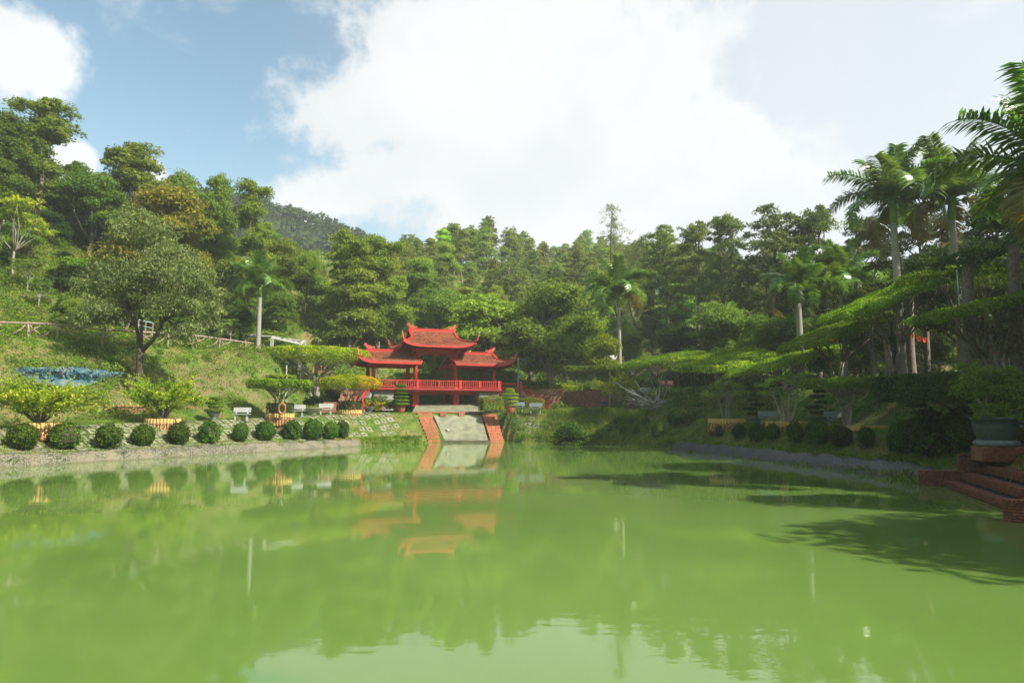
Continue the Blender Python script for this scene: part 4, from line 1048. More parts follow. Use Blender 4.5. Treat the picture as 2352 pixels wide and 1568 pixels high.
def palm(px, Y, crown_y, label, trunk_w=.22, scale=1.0, nf=15, group='royal palms around the pond', xyz=None, lean=0, base=None, wide=None, old=1, seed=0):
    p = Vector(xyz) if xyz else stand(px, Y)
    if base is not None: p.z = base
    topz = at(px, crown_y, Y).z if not xyz else crown_y
    L = topz - p.z; r_ = random.Random(seed + int(px)); t = empty('palm_tree', p, r_.uniform(0, 6), label, 'palm', group)
    sh = 1.1 * scale; Ht = L - sh; prof = []
    for i in range(13):
        f = i / 12; rr = trunk_w * (1.0 + .55 * math.exp(-((f) / .09) ** 2) + .12 * math.sin(f * math.pi) - .22 * f); prof.append((rr, -.4 + f * (Ht + .4)))
    mb = MB().lathe(prof, 14); mb.build('trunk', 'palm_trunk', t, True)
    mb = MB().lathe([(trunk_w * .80, Ht - .02), (trunk_w * .92, Ht + .25 * sh), (trunk_w * .72, Ht + .7 * sh), (trunk_w * .4, Ht + sh * 1.05)], 12); mb.build('crown_shaft', 'palm_shaft', t, True)
    for i in range(nf):
        a = i * 2.399 + r_.uniform(-.25, .25); f = i / (nf - 1)
        if i >= nf - old: m_ = FR[4]; tilt = R(34)
        elif f < .22: m_ = FR[3]; tilt = R(-24 + r_.uniform(-6, 6))
        elif f < .55: m_ = FR[0]; tilt = R(-6 + r_.uniform(-8, 8))
        elif f < .8: m_ = FR[1]; tilt = R(8 + r_.uniform(-8, 8))
        else: m_ = FR[2]; tilt = R(16 + r_.uniform(-6, 10))
        o = mobj('frond', m_, t); o.location = (0, 0, L - .12 * sh - .25 * f); o.rotation_euler = Matrix.Rotation(a, 3, 'Z').to_euler()
        o.rotation_euler = (Matrix.Rotation(a, 3, 'Z') @ Matrix.Rotation(tilt, 3, 'Y')).to_euler(); s = scale * r_.uniform(.9, 1.08); o.scale = (s, s, s)
    if nf > 12:
        pts = [Vector((0, 0, L)), Vector((.03, 0, L + 1.1 * scale)), Vector((.02, .04, L + 2.2 * scale))]; MB().tube(pts, [.05, .03, .008], 5).build('spear_leaf', 'palm_shaft', t)
    if lean: t.rotation_euler.x = lean
    return t
palm(1425, 84, 672, 'palm on the far bank, alone between the pavilion and the canopies', .24, 1.7, 16)
palm(1843, 62, 660, 'palm with lit grey trunk standing left of the tallest palm', .29, 1.35, 16, seed=3)
palm(1943, 66, 640, 'shorter palm half hidden behind its left neighbour, green shaft showing', .27, 1.5, 16, seed=5)
palm(2076, 51, 462, 'tallest palm on the right with a long green crownshaft against the sky', .29, 1.6, 15, seed=2)
palm(2214, 50, 455, 'palm with drooping yellowed lower fronds, right of the tallest palm', .28, 1.6, 17, seed=8, old=4)
palm(592, 81, 655, 'palm with a white flared trunk on the left hill beside the pergola', .27, 1.35, 15, group=None)
palm(6, 84, 455, 'small palm among the trees at the far left edge', .16, .75, 11, group=None)
palm(0, 0, 12.2, 'near palm whose dark fronds hang in from the top right corner', .25, 1.45, 15, xyz=(20.9, 25.2, 1.6), seed=4)
palm(510, 100, 690, 'small palm with orange fruit strands behind the spreading tree', .14, .6, 10, group=None)

# ---- round clipped bushes on the banks
bushA = surf_bush(3, 1, 1, .17, 'leaf_bush', k=4200); bushB = surf_bush(9, 1, 1.15, .16, 'leaf_bush', k=4200, lobes=.18); bushC = surf_bush(17, 1, 1.1, .18, 'leaf_bush', k=4200, lobes=.32)
def rbush(px, ybase, r_px, h_px, label, group, v=0, color=None, Y=None):
    p = put(px, ybase, Y); s = r_px / 1568 * p.y; hh = h_px / 1568 * p.y / 2
    t = empty('round_bush', p, rnd.uniform(0, 6), label, 'bush', group); me_ = (bushA, bushB, bushC)[v % 3]; sz_ = (1, 1.15, 1.1)[v % 3]
    c = mobj('foliage', me_, t); c.scale = (s * rnd.uniform(.9, 1.1), s * rnd.uniform(.9, 1.1), hh / sz_ * rnd.uniform(.93, 1.07)); c.rotation_euler = (rnd.uniform(-.1, .1), rnd.uniform(-.12, .12), 0); c.location = (0, 0, hh * .02)
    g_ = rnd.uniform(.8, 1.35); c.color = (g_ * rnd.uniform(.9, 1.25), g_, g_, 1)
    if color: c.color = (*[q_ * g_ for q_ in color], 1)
    MB().tube([(0, 0, -.3), (0, 0, hh * .7)], .05, 6).lathe([(s * .3, hh * .2), (s * .75, hh * .6), (s * .8, hh * 1.1), (s * .5, hh * 1.6), (.02, hh * 1.75)], 10).build('stem', 'bark_dark', t); return t
lb = [(50, 1031, 31, 60, 'leftmost round bush on the bank, below the log planter at the left edge'), (150, 1033, 31, 62, 'large round bush just right of the leftmost planter'),
      (250, 1030, 28, 60, 'round bush on the pavers below the low brick wall'), (328, 1024, 25, 52, 'round bush below and left of the planter with the spreading bush'),
      (411, 1021, 24, 56, 'round bush touching the right side of the planter with the spreading bush'), (482, 1019, 21, 52, 'round bush below the grey pot with the tiered bonsai'),
      (549, 1014, 18, 46, 'small narrow round bush below the lone stone bench'), (608, 1011, 23, 44, 'round bush left of and below the planter with the life ring'),
      (669, 1009, 21, 46, 'round bush right below the planter with the life ring'), (719, 1011, 22, 48, 'tall egg shaped bush, third from the right end of the left bank row'),
      (757, 1008, 18, 42, 'light green round bush, second from the right end of the left bank row'), (787, 1006, 17, 42, 'round bush at the right end of the left bank row')]
for i, (px, yb, r_, hp, lab) in enumerate(lb): rbush(px, yb, r_, hp, lab, 'round clipped bushes along the left bank', i, (1.25, 1.2, 1) if i == 10 else None)
rb = [(1418, 976, 9, 22, 'small round bush in front of the short yellow planter, left end of its row'), (1453, 976, 10, 24, 'small round bush second in the row under the bare branches'), (1484, 976, 9, 22, 'small round bush right under the bare branches'),
      (1549, 979, 17, 40, 'round bush at the right end of the bare fallen branches'), (1581, 975, 17, 36, 'dark round bush in front of the cloud bonsai'),
      (1401, 997, 8, 22, 'tiny bush low on the slope, leftmost of the lower three'), (1431, 1000, 10, 24, 'tiny bush low on the slope, middle of the lower three'), (1462, 1000, 8, 20, 'tiny bush low on the slope, rightmost of the lower three'),
      (1697, 1009, 16, 36, 'small round bush below the planter with the two trunked tree'), (1738, 1016, 19, 48, 'round bush below the grey bowl and half hidden bench'), (1778, 1012, 16, 40, 'small round bush in front of the middle yellow planter, its left one'),
      (1828, 1018, 18, 50, 'round bush in front of the middle yellow planter, its right one'), (1880, 1024, 28, 62, 'large dark round bush in front of the stone bench back'), (1935, 1026, 24, 52, 'round bush right below the stone bench with faint lettering'),
      (1992, 1030, 19, 48, 'narrow round bush before the right yellow planter'), (2064, 1044, 28, 78, 'tall dark bush left of the two biggest dark bushes'), (1652, 1004, 9, 26, 'thin scraggly young bush on the grass slope')]
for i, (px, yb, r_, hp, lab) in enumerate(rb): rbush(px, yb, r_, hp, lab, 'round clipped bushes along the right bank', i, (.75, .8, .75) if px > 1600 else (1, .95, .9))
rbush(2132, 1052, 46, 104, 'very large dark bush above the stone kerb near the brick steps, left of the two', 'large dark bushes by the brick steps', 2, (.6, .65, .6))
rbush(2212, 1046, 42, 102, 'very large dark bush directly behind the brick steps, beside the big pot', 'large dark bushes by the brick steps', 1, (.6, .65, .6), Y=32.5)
rbush(38, 588, 16, 36, 'dark clipped ball bush high on the left hill', None, 0, (.6, .7, .6), Y=88)
for (px, yb, Y, r_, hp, lab) in [(490, 778, 84, 18, 42, 'bright cone shaped bush behind the log fence, left one'), (540, 800, 83, 17, 44, 'cone shaped bush behind the log fence, right one'), (640, 762, 92, 16, 40, 'dark clipped bush above the pergola roof'), (1512, 872, 66, 14, 36, 'clipped ball bush behind the brown bench under the canopies'), (430, 865, 72, 12, 20, 'small bush on the left slope below the fence')]:
    rbush(px, yb, r_, hp, lab, None, 1, (.9, 1, .8), Y=Y)

# ---- log planters
logm = MB().tube([(0, 0, -.5), (0, 0, .62)], .115, 9).mesh('log', ['planter_log', 'log_top'])
def planter(px, y_top, r_px, label, Y, hgt=.62, bury=0.0, n=None, hedge=True, hc='leaf_dark'):
    top = at(px, y_top, Y); gz = h1(top.x, top.y); r = r_px / 1568 * Y
    t = empty('log_planter', (top.x, top.y, top.z - hgt), 0, label, 'planter', 'planters built of upright logs'); n = n or int(2 * math.pi * r / .235)
    for i in range(n):
        a = 2 * math.pi * i / n; o = mobj('log', logm, t); o.location = (r * math.cos(a), r * math.sin(a), hgt - .62 + rnd.uniform(-.03, .02)); o.rotation_euler = (0, 0, a)
        dn = (top.z - hgt) - h1(top.x + r * math.cos(a), top.y + r * math.sin(a)); o.scale = (1, 1, 1)
        if dn > .3: o.location.z -= 0; o.scale.z = 1 + dn * .0
    MB().lathe([(r - .05, -1.2), (r - .05, hgt - .1), (.02, hgt - .06)], 20).build('soil', 'soil', t)
    return t, Vector((top.x, top.y, top.z - .06)), r
def ring_hedge(c, r, h, label, mat_='leaf_dark', flowers=0, name='hedge', size=.13, seed=1, k=1500, sx=1, group=None, zs=0, cat='hedge'):
    rg = np.random.default_rng(seed); th = rg.uniform(0, 2 * math.pi, k); side = rg.random(k) < .6
    rr = np.where(side, 1, np.sqrt(rg.random(k))) * r * rg.uniform(.9, 1.04, k); zz_ = np.where(side, rg.random(k), 1) * h * rg.uniform(.9, 1.08, k)
    P = np.stack([rr * np.cos(th) * sx, rr * np.sin(th), zz_ + zs], 1); o = np.stack([np.cos(th) * side, np.sin(th) * side, 1.2 - side * .8], 1)
    t = empty(name, c, 0, label, cat, group); mobj('foliage', qmesh('foliage', leaves(rg, P, nrm(o), size, .55, .6), mat_), t)
    MB().lathe([(r * .84, zs - .25), (r * .84, zs + h * .8), (.02, zs + h * .86)], 14, sx=sx).build('core', 'bark_dark', t)
    if flowers:
        i = rg.choice(k, flowers, replace=False); f_ = mobj('blossoms', qmesh('blossoms', leaves(rg, P[i] + o[i] * .03, nrm(o[i]), .16, .9, .8), 'petal_red'), t); f_['kind'] = 'stuff'
    return t
def umbrella_tree(c, hgt, rx, ry, th, label, seed=1, mat_='leaf_umbrella', stems=4, base_r=.16, spread=.4, dome=.35, extra=None, color=None, name='umbrella_tree', tilt=(0, 0), size=.2, dens=1.0, bark='bark_pale', rz=0, group=None, base=None):
    """flat clipped crown on several stems"""
    rg = np.random.default_rng(seed); t = empty(name, c, rz, label, 'tree', group)
    k = int(430 * rx * ry * dens / (size / .2) ** 2); 
    a = rg.uniform(0, 2 * math.pi, k); rr = np.sqrt(rg.random(k)); edge = 1 + .06 * np.sin(5 * a + seed) + .04 * np.sin(11 * a); x = rr * np.cos(a) * rx * edge; y = rr * np.sin(a) * ry * edge
    tz = hgt + dome * (1 - rr ** 2) + .10 * np.sin(x * 2.3 + seed) * np.sin(y * 2.1) ; low = rg.random(k) < .22
    under = hgt - th * (.62 + .3 * rr ** 2)
    z = np.where(low, under + rg.uniform(-.1, .1, k), tz - np.abs(rg.normal(0, .1, k)))
    P1 = np.stack([x, y, z], 1); o1 = np.stack([np.cos(a) * rr * .5, np.sin(a) * rr * .5, np.where(low, -.6, 1)], 1)
    k2 = int(360 * (rx + ry) * th * dens / (size / .2) ** 2) ; a2 = rg.uniform(0, 2 * math.pi, k2); e2 = 1 + .06 * np.sin(5 * a2 + seed) + .04 * np.sin(11 * a2); v = rg.random(k2)
    bul = .9 + .12 * np.sin(v * math.pi) + rg.normal(0, .03, k2)
    P2 = np.stack([np.cos(a2) * rx * e2 * bul, np.sin(a2) * ry * e2 * bul, hgt - th * .92 + th * v], 1); o2 = np.stack([np.cos(a2), np.sin(a2), v * .9 - .1], 1)
    P = np.concatenate([P1, P2]); O = np.concatenate([o1, o2]); P[:, 2] += P[:, 0] * tilt[0] + P[:, 1] * tilt[1]
    V = leaves(rg, P, nrm(O), size, .55, .6); mts = [mat_]; mi = None
    if extra:  # a differently coloured end
        mts = [mat_, extra[0]]; cen = P[:, 0] + rg.normal(0, rx * .08, len(P)) > rx * extra[1]; mi = cen.astype(int)
    cr = mobj('crown', qmesh('crown', V, mts, mi), t)
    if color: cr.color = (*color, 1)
    mb = MB(); b0 = Vector((0, 0, base if base is not None else -.3))
    for i in range(stems):
        a = 2 * math.pi * i / stems + .5; m_ = Vector((math.cos(a) * spread * .8, math.sin(a) * spread * .8, hgt * .45)); p0 = b0 + Vector((math.cos(a), math.sin(a), 0)) * base_r * .8
        tp = limb(mb, p0, m_, base_r * .7, base_r * .5, rg, .05, 4, 6)
        for j in range(4):
            b = a + rg.uniform(-.7, .7); f = rg.uniform(.35, .9); ex, ey = math.cos(b) * rx * f, math.sin(b) * ry * f
            e_ = Vector((ex, ey, hgt - th * .75 + ex * tilt[0] + ey * tilt[1])); q = limb(mb, tp[-1], e_, base_r * .42, .02, rg, .1, 4, 5)
            for _ in range(3):
                e2_ = e_ + Vector((rg.uniform(-.8, .8), rg.uniform(-.8, .8), rg.uniform(.05, .25))) * (rx / 3); limb(mb, q[2], e2_, .03, .01, rg, .1, 2, 4)
    mb.build('trunk', bark, t, True); return t
_, c, r = planter(89, 970, 42, 'log planter at the far left holding the leftmost spreading bush', 45.5)
plA = c
_, c2, r2 = planter(374, 961, 35, 'log planter in the left bank holding the second spreading bush', 54.5)
plB = c2
_, c3, r3 = planter(643, 949, 29, 'log planter with a dark hedge ring and an orange life ring', 64)
ring_hedge(c3, r3 * 1.02, .95, 'dark clipped hedge ring growing in the planter with the life ring', size=.16)
umbrella_tree(c3, 3.1, 2.85, 2.4, .75, 'flat topped umbrella tree in the planter with the life ring', 3, 'leaf_canopy', 4, .17, .55, .12, size=.17, dens=1.5)
ring_hedge(c3 + Vector((0, 0, 3.3)), 1.35, .3, 'small upper tier of clipped leaves on the umbrella tree with the life ring', 'leaf_canopy', size=.15, name='clipped_tier', cat='foliage', k=900)
_, c4, r4 = planter(803, 941, 26, 'log planter in front of the brick steps, left of the pavilion', 74)
ring_hedge(c4, r4 * 1.1, .95, 'dark hedge ring dotted with red flowers in the planter by the brick steps', flowers=40, size=.16, seed=4)
umbrella_tree(c4, 3.3, 3.2, 2.6, 1.0, 'umbrella tree with a yellow right end beside the pavilion rail', 5, 'leaf_umbrella', 5, .13, .65, .55, ('leaf_gold', .42), size=.18, dens=1.4)
ub = stand(722, 83.5); ub.z = 5.2
umbrella_tree(ub, at(722, 803, 83.5).z - ub.z, 5.9, 4.2, 1.45, 'big umbrella tree with a wide bright green top left of the pavilion', 8, 'leaf_umbrella', 4, .3, .9, .35, size=.23, dens=1.3, tilt=(-.015, .0))
# orange life ring standing on the hedge
lr = at(648, 938, 62.4); rng_ = empty('life_ring', lr, R(8), 'orange life ring leaning on the hedge of the log planter', 'life ring')
mb = MB(); vs = []; fs = []
for i in range(24):
    for j in range(8):
        a = 2 * math.pi * i / 24; b = 2 * math.pi * j / 8; rr = .46 + .085 * math.cos(b); vs.append((rr * math.cos(a) * .62, .085 * math.sin(b), rr * math.sin(a)))
for i in range(24):
    for j in range(8): fs.append((i * 8 + j, ((i + 1) % 24) * 8 + j, ((i + 1) % 24) * 8 + (j + 1) % 8, i * 8 + (j + 1) % 8))
mb.add(vs, fs).build('ring', 'life_ring', rng_, True)
mb = MB()
for a in (45, 135, 225, 315):
    a = R(a); c_ = Vector((.46 * math.cos(a) * .62, 0, .46 * math.sin(a))); mb = MB().tube([c_ + Vector((-.1 * math.sin(a), 0, .1 * math.cos(a))) , c_ - Vector((-.1 * math.sin(a), 0, .1 * math.cos(a)))], .092, 8); mb.build('rope_band', 'rail_wood', rng_)

# spreading arching bushes with many sprays of tiny leaves
def spray_bush(c, rad, hgt, label, seed, nst=26, name='spreading_bush', flatz=1, leanv=(0, 0, 0), mat_='leaf_lime', k=46, bias=0, size=.17, core=True):
    rg = np.random.default_rng(seed); t = empty(name, c, 0, label, 'bush'); mb = MB(); Vs = []
    for i in range(nst):
        a = 2.4 * i + rg.uniform(-.3, .3); f = rg.uniform(.45, 1); e_ = Vector((math.cos(a) * rad * f, math.sin(a) * rad * f * .8, hgt * (1.15 - .75 * f) * rg.uniform(.7, 1.1))) + Vector(leanv)
        mid = Vector((e_.x * .42, e_.y * .42, e_.z * .75 + .25)); pts = [Vector((0, 0, -.2)), mid * .5 + Vector((0, 0, .1)), mid, e_ * .78 + Vector((0, 0, .16)), e_]
        mb.tube(pts, [.045, .035, .025, .015, .006], 4)
        twig = [(pts, 1.0)]
        for j in range(5):
            s = pts[2].lerp(pts[4], rg.uniform(0, .75)); d = (e_ - mid).normalized() * rg.uniform(.5, 1.1) * rad * .35 + Vector(rg.normal(0, 1, 3)) * rad * .16; d.z = abs(d.z) * .8 + .1
            tw = [s, s + d * .5 + Vector((0, 0, .05)), s + d]; mb.tube(tw, [.014, .01, .004], 3); twig.append((tw, .6))
        for (pt, w_) in twig:
            n_ = int(k * w_); pa = np.array([q[:] for q in pt[1 if len(pt) > 3 else 0:]]); tt = rg.uniform(0, len(pa) - 1.001, n_); ii = tt.astype(int); fr_ = (tt - ii)[:, None]
            P = pa[ii] * (1 - fr_) + pa[ii + 1] * fr_ + rg.normal(0, .06, (n_, 3)); Vs.append(leaves(rg, P, nrm(rg.normal(0, .6, (n_, 3)) + [0, 0, 1]), size, .6, .5))
    if core: Vs.append(clumps(rg, [(0, 0, hgt * .3, rad * .38, rad * .38, hgt * .33)], 36, 26, .16, .42))
    mobj('foliage', qmesh('foliage', np.concatenate(Vs), mat_), t); mb.build('branches', 'bark', t); return t
spray_bush(plA, 4.4, 3.0, 'leftmost arching bush with long sprays of yellow green leaves', 3, 40, k=60)
spray_bush(plB, 3.3, 3.9, 'arching yellow green bush in the second log planter, below the dark trunk', 5, 36, k=60)
p = put(1313, 1003, 70.5); spray_bush(p, 1.9, 3.4, 'big loose green bush on the bank right of the spillway', 6, 26, mat_='leaf_bush', k=50, size=.2)
t = empty('bank_bush', p, 0, 'dense rounded mass of the green bush right of the spillway', 'bush'); rg = np.random.default_rng(3)
mobj('foliage', qmesh('foliage', clumps(rg, [(-.4, 0, 2.3, 1.3, 1.2, 1.1), (.7, 0, 2.0, 1.3, 1.2, 1.0), (0, -.3, 3.0, 1.1, 1.0, .9), (1.3, 0, 1.4, .9, .8, .7)], 26, 40, .2, .4), 'leaf_bush'), t)

# ---- benches
def bench(px, yb, Y, label, rz=0, s=1.0, mt='bench_stone', z=None, group='stone benches around the pond'):
    p = stand(px, Y)
    if yb is not None and z is None: p = at(px, yb, Y) if abs(at(px, yb, Y).z - p.z) < .5 else p
    t = empty('bench', p, rz, label, 'bench', group)
    mb = MB().box((0, 0, .43), (1.5, .42, .07)).box((0, 0, .385), (1.42, .34, .03)); mb.build('seat', mt, t)
    mb = MB(); ct = math.cos(R(12)); m3 = Matrix.Rotation(R(-12), 3, 'X'); mb.box((0, .27, .80), (1.5, .055, .40), mtx=m3); mb.box((0, .305, .99), (1.36, .05, .06), mtx=m3); mb.build('backrest', mt, t)
    for sx_ in (-.5, .5):
        MB().bar((sx_, -.1, -.2), (sx_, -.04, .4), .12, .13).bar((sx_, .12, -.2), (sx_, .06, .4), .12, .1).build('leg', mt, t)
        MB().bar((sx_, .17, .42), (sx_, .30, .78), .1, .05).build('back_support', mt, t)
    t.scale = (s, s, s); return t
bench(554, 962, 61, 'pale stone bench alone in front of the dark round shadow on the left bank', R(6))
bench(682, 953, 67.5, 'pale stone bench right of the planter with the life ring', R(6))
bench(748, 949, 71.5, 'pale stone bench between the wide grey bowl and the brick steps', R(6))
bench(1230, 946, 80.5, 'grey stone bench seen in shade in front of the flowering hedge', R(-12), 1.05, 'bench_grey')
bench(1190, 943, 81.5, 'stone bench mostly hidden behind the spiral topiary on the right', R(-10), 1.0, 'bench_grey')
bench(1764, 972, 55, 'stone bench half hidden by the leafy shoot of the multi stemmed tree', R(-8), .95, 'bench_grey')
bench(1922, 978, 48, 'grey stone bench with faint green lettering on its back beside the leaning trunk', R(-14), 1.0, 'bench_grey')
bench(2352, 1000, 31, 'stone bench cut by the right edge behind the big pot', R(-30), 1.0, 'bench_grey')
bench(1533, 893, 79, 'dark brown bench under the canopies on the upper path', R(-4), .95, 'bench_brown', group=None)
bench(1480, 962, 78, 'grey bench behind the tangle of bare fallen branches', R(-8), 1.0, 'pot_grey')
for (px, Y, lab) in ((2166, 49, 'low wooden bench without a back on the upper lawn, between trunks'), (2270, 44, 'grey slab seat hidden behind the dark bushes')):
    p = stand(px, Y); t = empty('plank_bench', p, R(-5), lab, 'bench'); MB().box((0, 0, .42), (1.3, .38, .07)).build('seat', 'rail_wood', t)
    for sx_ in (-.45, .45): MB().box((sx_, 0, .16), (.12, .3, .5)).build('leg', 'rail_wood', t)
for bt in [o for o in list(col.objects) if o.name.startswith('bench') and o.get('category') == 'bench' and o.get('group')]:
    mb = MB()   # worn green characters that can no longer be read
    for i in range(7):
        x = -.3 + i * .1; a = rnd.uniform(-.4, .4); m3 = Matrix.Rotation(R(-12), 3, 'X')
        mb.bar(Vector((x - .02, .232, .80)), Vector((x + .03 * a, .255, .90)), .012, .004); mb.bar(Vector((x - .03, .240 + .01, .85)), Vector((x + .03, .240 + .01, .85 + .03 * a)), .004, .012)
    mb.build('worn_lettering', 'pole_green', bt)['kind'] = 'stuff'

# ---- pots, bowls, bonsai and topiary
def pot(c, r, h, mt, label, rim=1.12, foot=.55, name='plant_pot', cat='pot', group=None, bowl=False):
    t = empty(name, c, 0, label, cat, group)
    if bowl: pr_ = [(r * .42, 0), (r * .46, h * .1), (r * .36, h * .2), (r * .62, h * .35), (r * .9, h * .7), (r, h * .93), (r * 1.1, h * .95), (r * 1.1, h), (r * .92, h), (r * .85, h * .88), (.01, h * .86)]
    else: pr_ = [(r * foot, 0), (r * (foot + .06), h * .06), (r * .86, h * .4), (r * .99, h * .7), (r * .96, h * .88), (r * rim, h * .9), (r * rim, h), (r * .92, h), (r * .88, h * .9), (.01, h * .88)]
    MB().lathe(pr_, 24).build('body', mt, t, True); MB().lathe([(r * .86, h * .87), (.01, h * .93)], 16).build('soil', 'soil', t); return t
def tiers(c, spec, label, mat_='leaf_topiary', seed=1, name='topiary', cat='topiary', size=.1, trunk=True, color=None, dens=1, bark='bark', squash=.5):
    """spec: list of (dx, z, rx, h)"""
    rg = np.random.default_rng(seed); t = empty(name, c, rnd.uniform(0, .6), label, cat)
    for (dx, z, rx, h) in spec:
        k = int(420 * rx * (rx + h) * 6 * dens); q = nrm(rg.normal(0, 1, (k, 3))); q[:, 2] = np.where(q[:, 2] < 0, q[:, 2] * squash, q[:, 2])
        P = np.sign(q) * np.abs(q) ** .8 * np.array([rx, rx, h * .5]) * rg.uniform(.9, 1.04, (k, 1)) + np.array([dx, 0, z])
        o = mobj('tier', qmesh('tier', leaves(rg, P, nrm(q + [0, 0, .3]), size, .6, .5), mat_), t)
        if color: o.color = (*color, 1)
    mb = MB(); top = spec[-1][1]; mb.tube([(0, 0, -.1), (.05, 0, top * .4), (spec[-1][0], 0, top)], [.08, .06, .03], 6)
    for (dx, z, rx, h) in spec:
        if abs(dx) > .1: mb.tube([(0, 0, max(0, z - .5)), (dx, 0, z)], [.04, .02], 5)
    mb.build('trunk', bark, t, True); return t
pt = at(920, 949, 78.6); pot(pt, .56, .95, 'terracotta', 'big terracotta pot holding the stacked disc topiary left of the spillway')
tiers(pt + Vector((0, 0, .9)), [(0, .15, .95, .42), (0, .55, .95, .34), (0, .95, .88, .34), (0, 1.36, .8, .34), (0, 1.78, .68, .34), (0, 2.22, .55, .5)], 'stacked disc topiary in the terracotta pot left of the spillway', 'leaf_bush', 2, color=(1.5, 1.4, 1.1))
pt = at(1172, 948, 80.5); pot(pt, .55, .85, 'terracotta', 'round terracotta pot holding the bright spiral topiary right of the spillway')
tiers(pt + Vector((0, 0, .8)), [(.1, .1, .7, .42), (.12, .5, .85, .34), (.05, .92, .92, .36), (0, 1.34, .95, .32), (-.05, 1.72, .55, .78)], 'bright spiral clipped topiary in the terracotta pot right of the spillway', 'leaf_topiary', 3)
pt = at(490, 963, 59); pot(pt, .56, .68, 'pot_grey', 'grey glazed pot with the tiered bonsai on the left bank', bowl=True)
tiers(pt + Vector((0, 0, .6)), [(0, .15, .72, .4), (.15, .5, .6, .3), (-.1, .82, .55, .3), (.05, 1.15, .42, .32)], 'tiered bonsai in the grey pot left of the lone bench', 'leaf_bush', 4, 'bonsai', 'bonsai', color=(1.3, 1.2, 1))
pt = at(717, 951, 70.5); pot(pt, 1.0, .66, 'concrete', 'wide shallow grey bowl between the two stone benches', bowl=True)
t = empty('bowl_plants', pt + Vector((0, 0, .55)), 0, 'low bright plants growing in the wide grey bowl', 'plant'); rg = np.random.default_rng(4)
mobj('foliage', qmesh('foliage', clumps(rg, [(-.3, 0, .1, .5, .4, .2), (.3, 0, .15, .45, .4, .2)], 60, 20, .12, .4), 'leaf_lime'), t)
pt = at(847, 946, 76); pot(pt, .62, .55, 'pot_grey', 'small grey bowl in front of the flowering shrubs left of the pavilion', bowl=True)
pt = at(1605, 969, 66); 
t = empty('bonsai_tray', pt, R(-10), 'dark rectangular bonsai tray behind the dark round bush', 'pot'); MB().box((0, 0, .22), (1.1, .8, .42), taper=1.15).box((0, 0, .45), (1.34, .98, .06)).build('body', 'pot_grey', t)
tiers(pt + Vector((0, 0, .45)), [(.15, .2, .85, .3), (-.35, .5, .5, .28), (.5, .7, .5, .3), (0, 1.2, .6, .5)], 'cloud pruned bonsai in the dark tray on the right bank', 'leaf_bush', 6, 'bonsai', 'bonsai', .12, color=(1.3, 1.2, 1))
pt = at(1493, 950, 78); tiers(pt, [(0, 1.05, .55, .34), (.1, .6, .5, .25)], 'small mushroom shaped bonsai behind the bare branches', 'leaf_topiary', 7, 'bonsai', 'bonsai', .12)
for (px, yb, Y, s, lab, lab2) in ((1733, 970, 56, .7, 'dark grey bowl left of the half hidden bench', 'dark pine bonsai with layered pads above the dark bowl'), (1884, 970, 49.5, .8, 'dark bowl left of the lettered bench', 'dark layered bonsai with a twisted pale trunk left of the leaning tree'), (2122, 976, 39, .7, 'dark bowl hidden behind the largest bushes', 'wide layered bonsai above the largest dark bushes')):
    pt = at(px, yb, Y); pot(pt, s, .42, 'pot_grey', lab, bowl=True)
    tiers(pt + Vector((0, 0, .35)), [(.3 * s, .35, .95 * s, .28), (-.6 * s, .75, .7 * s, .24), (.5 * s, 1.1, .72 * s, .25), (-.2 * s, 1.5, .6 * s, .25), (.05, 1.9, .5 * s, .3)], lab2, 'leaf_dark', int(px), 'bonsai', 'bonsai', .12, color=(.8, .85, .8), bark='bark_pale')
# big bowl with an irregular ficus on the brick plinth near the right edge
PX_ = at(2289, 1024, 28.6); pl = empty('brick_plinth', PX_ - Vector((0, 0, .32)), R(-18), 'low brick plinth under the huge grey pot at the right', 'plinth')
MB().box((0, 0, .02), (1.5, 1.3, .60)).build('core', 'brick_old', pl)
for r in range(6):
    for k_ in range(8):
        for (yy_, rz_) in ((-.75, 0), (.75, 0)):
            mb = None; o = mobj('brick', brick_me[(round(.205, 3), round(.1, 3), round(.072, 3), 'brick')], pl); o.location = (-.62 + k_ * .18 + .05 * (r % 2), yy_ * .86, -.22 + r * .088)
pot(PX_, .84, 1.2, 'pot_dark', 'huge grey glazed pot standing on bricks behind the brick steps', rim=1.06, foot=.7)
MB().lathe([(.74, 0), (.82, .05), (.82, .2), (.62, .27)], 24, c=PX_ + Vector((0, 0, 0))).build('foot_ring', 'pot_grey', None, True)
fr_ = [o for o in col.objects if o.name == 'foot_ring'][0]; pb = [o for o in col.objects if o.get('label', '').startswith('huge grey glazed pot')][0]; fr_.parent = pb; fr_.matrix_parent_inverse = Matrix.Translation(pb.location).inverted()
t = empty('potted_ficus', PX_ + Vector((0, 0, 1.2)), 0, 'irregular leafy ficus filling the huge grey pot at the right', 'tree'); rg = np.random.default_rng(14)
mobj('foliage', qmesh('foliage', clumps(rg, [(-.9, 0, 1.1, .7, .7, .6), (-.3, .1, 1.7, .7, .7, .5), (.45, 0, 1.55, .75, .7, .5), (1.0, 0, 1.1, .5, .6, .45), (0, -.1, .85, 1.0, .9, .6), (1.4, -.3, .45, .6, .6, .32), (-1.1, 0, 1.95, .35, .35, .3), (.2, -.1, .3, 1.1, .9, .35), (-.4, -.4, .0, .7, .5, .3), (.5, -.4, -.05, .7, .5, .3)], 80, 34, .115, .42), 'leaf_mid'), t).color = (1.1, 1.2, 1.0, 1)
mb = MB(); [limb(mb, (0, 0, -.1), e_, .1, .03, rg) for e_ in ((-.8, 0, 1), (.4, 0, 1.3), (0, 0, .9), (1.2, -.2, .4))]; mb.build('trunk', 'bark', t, True)

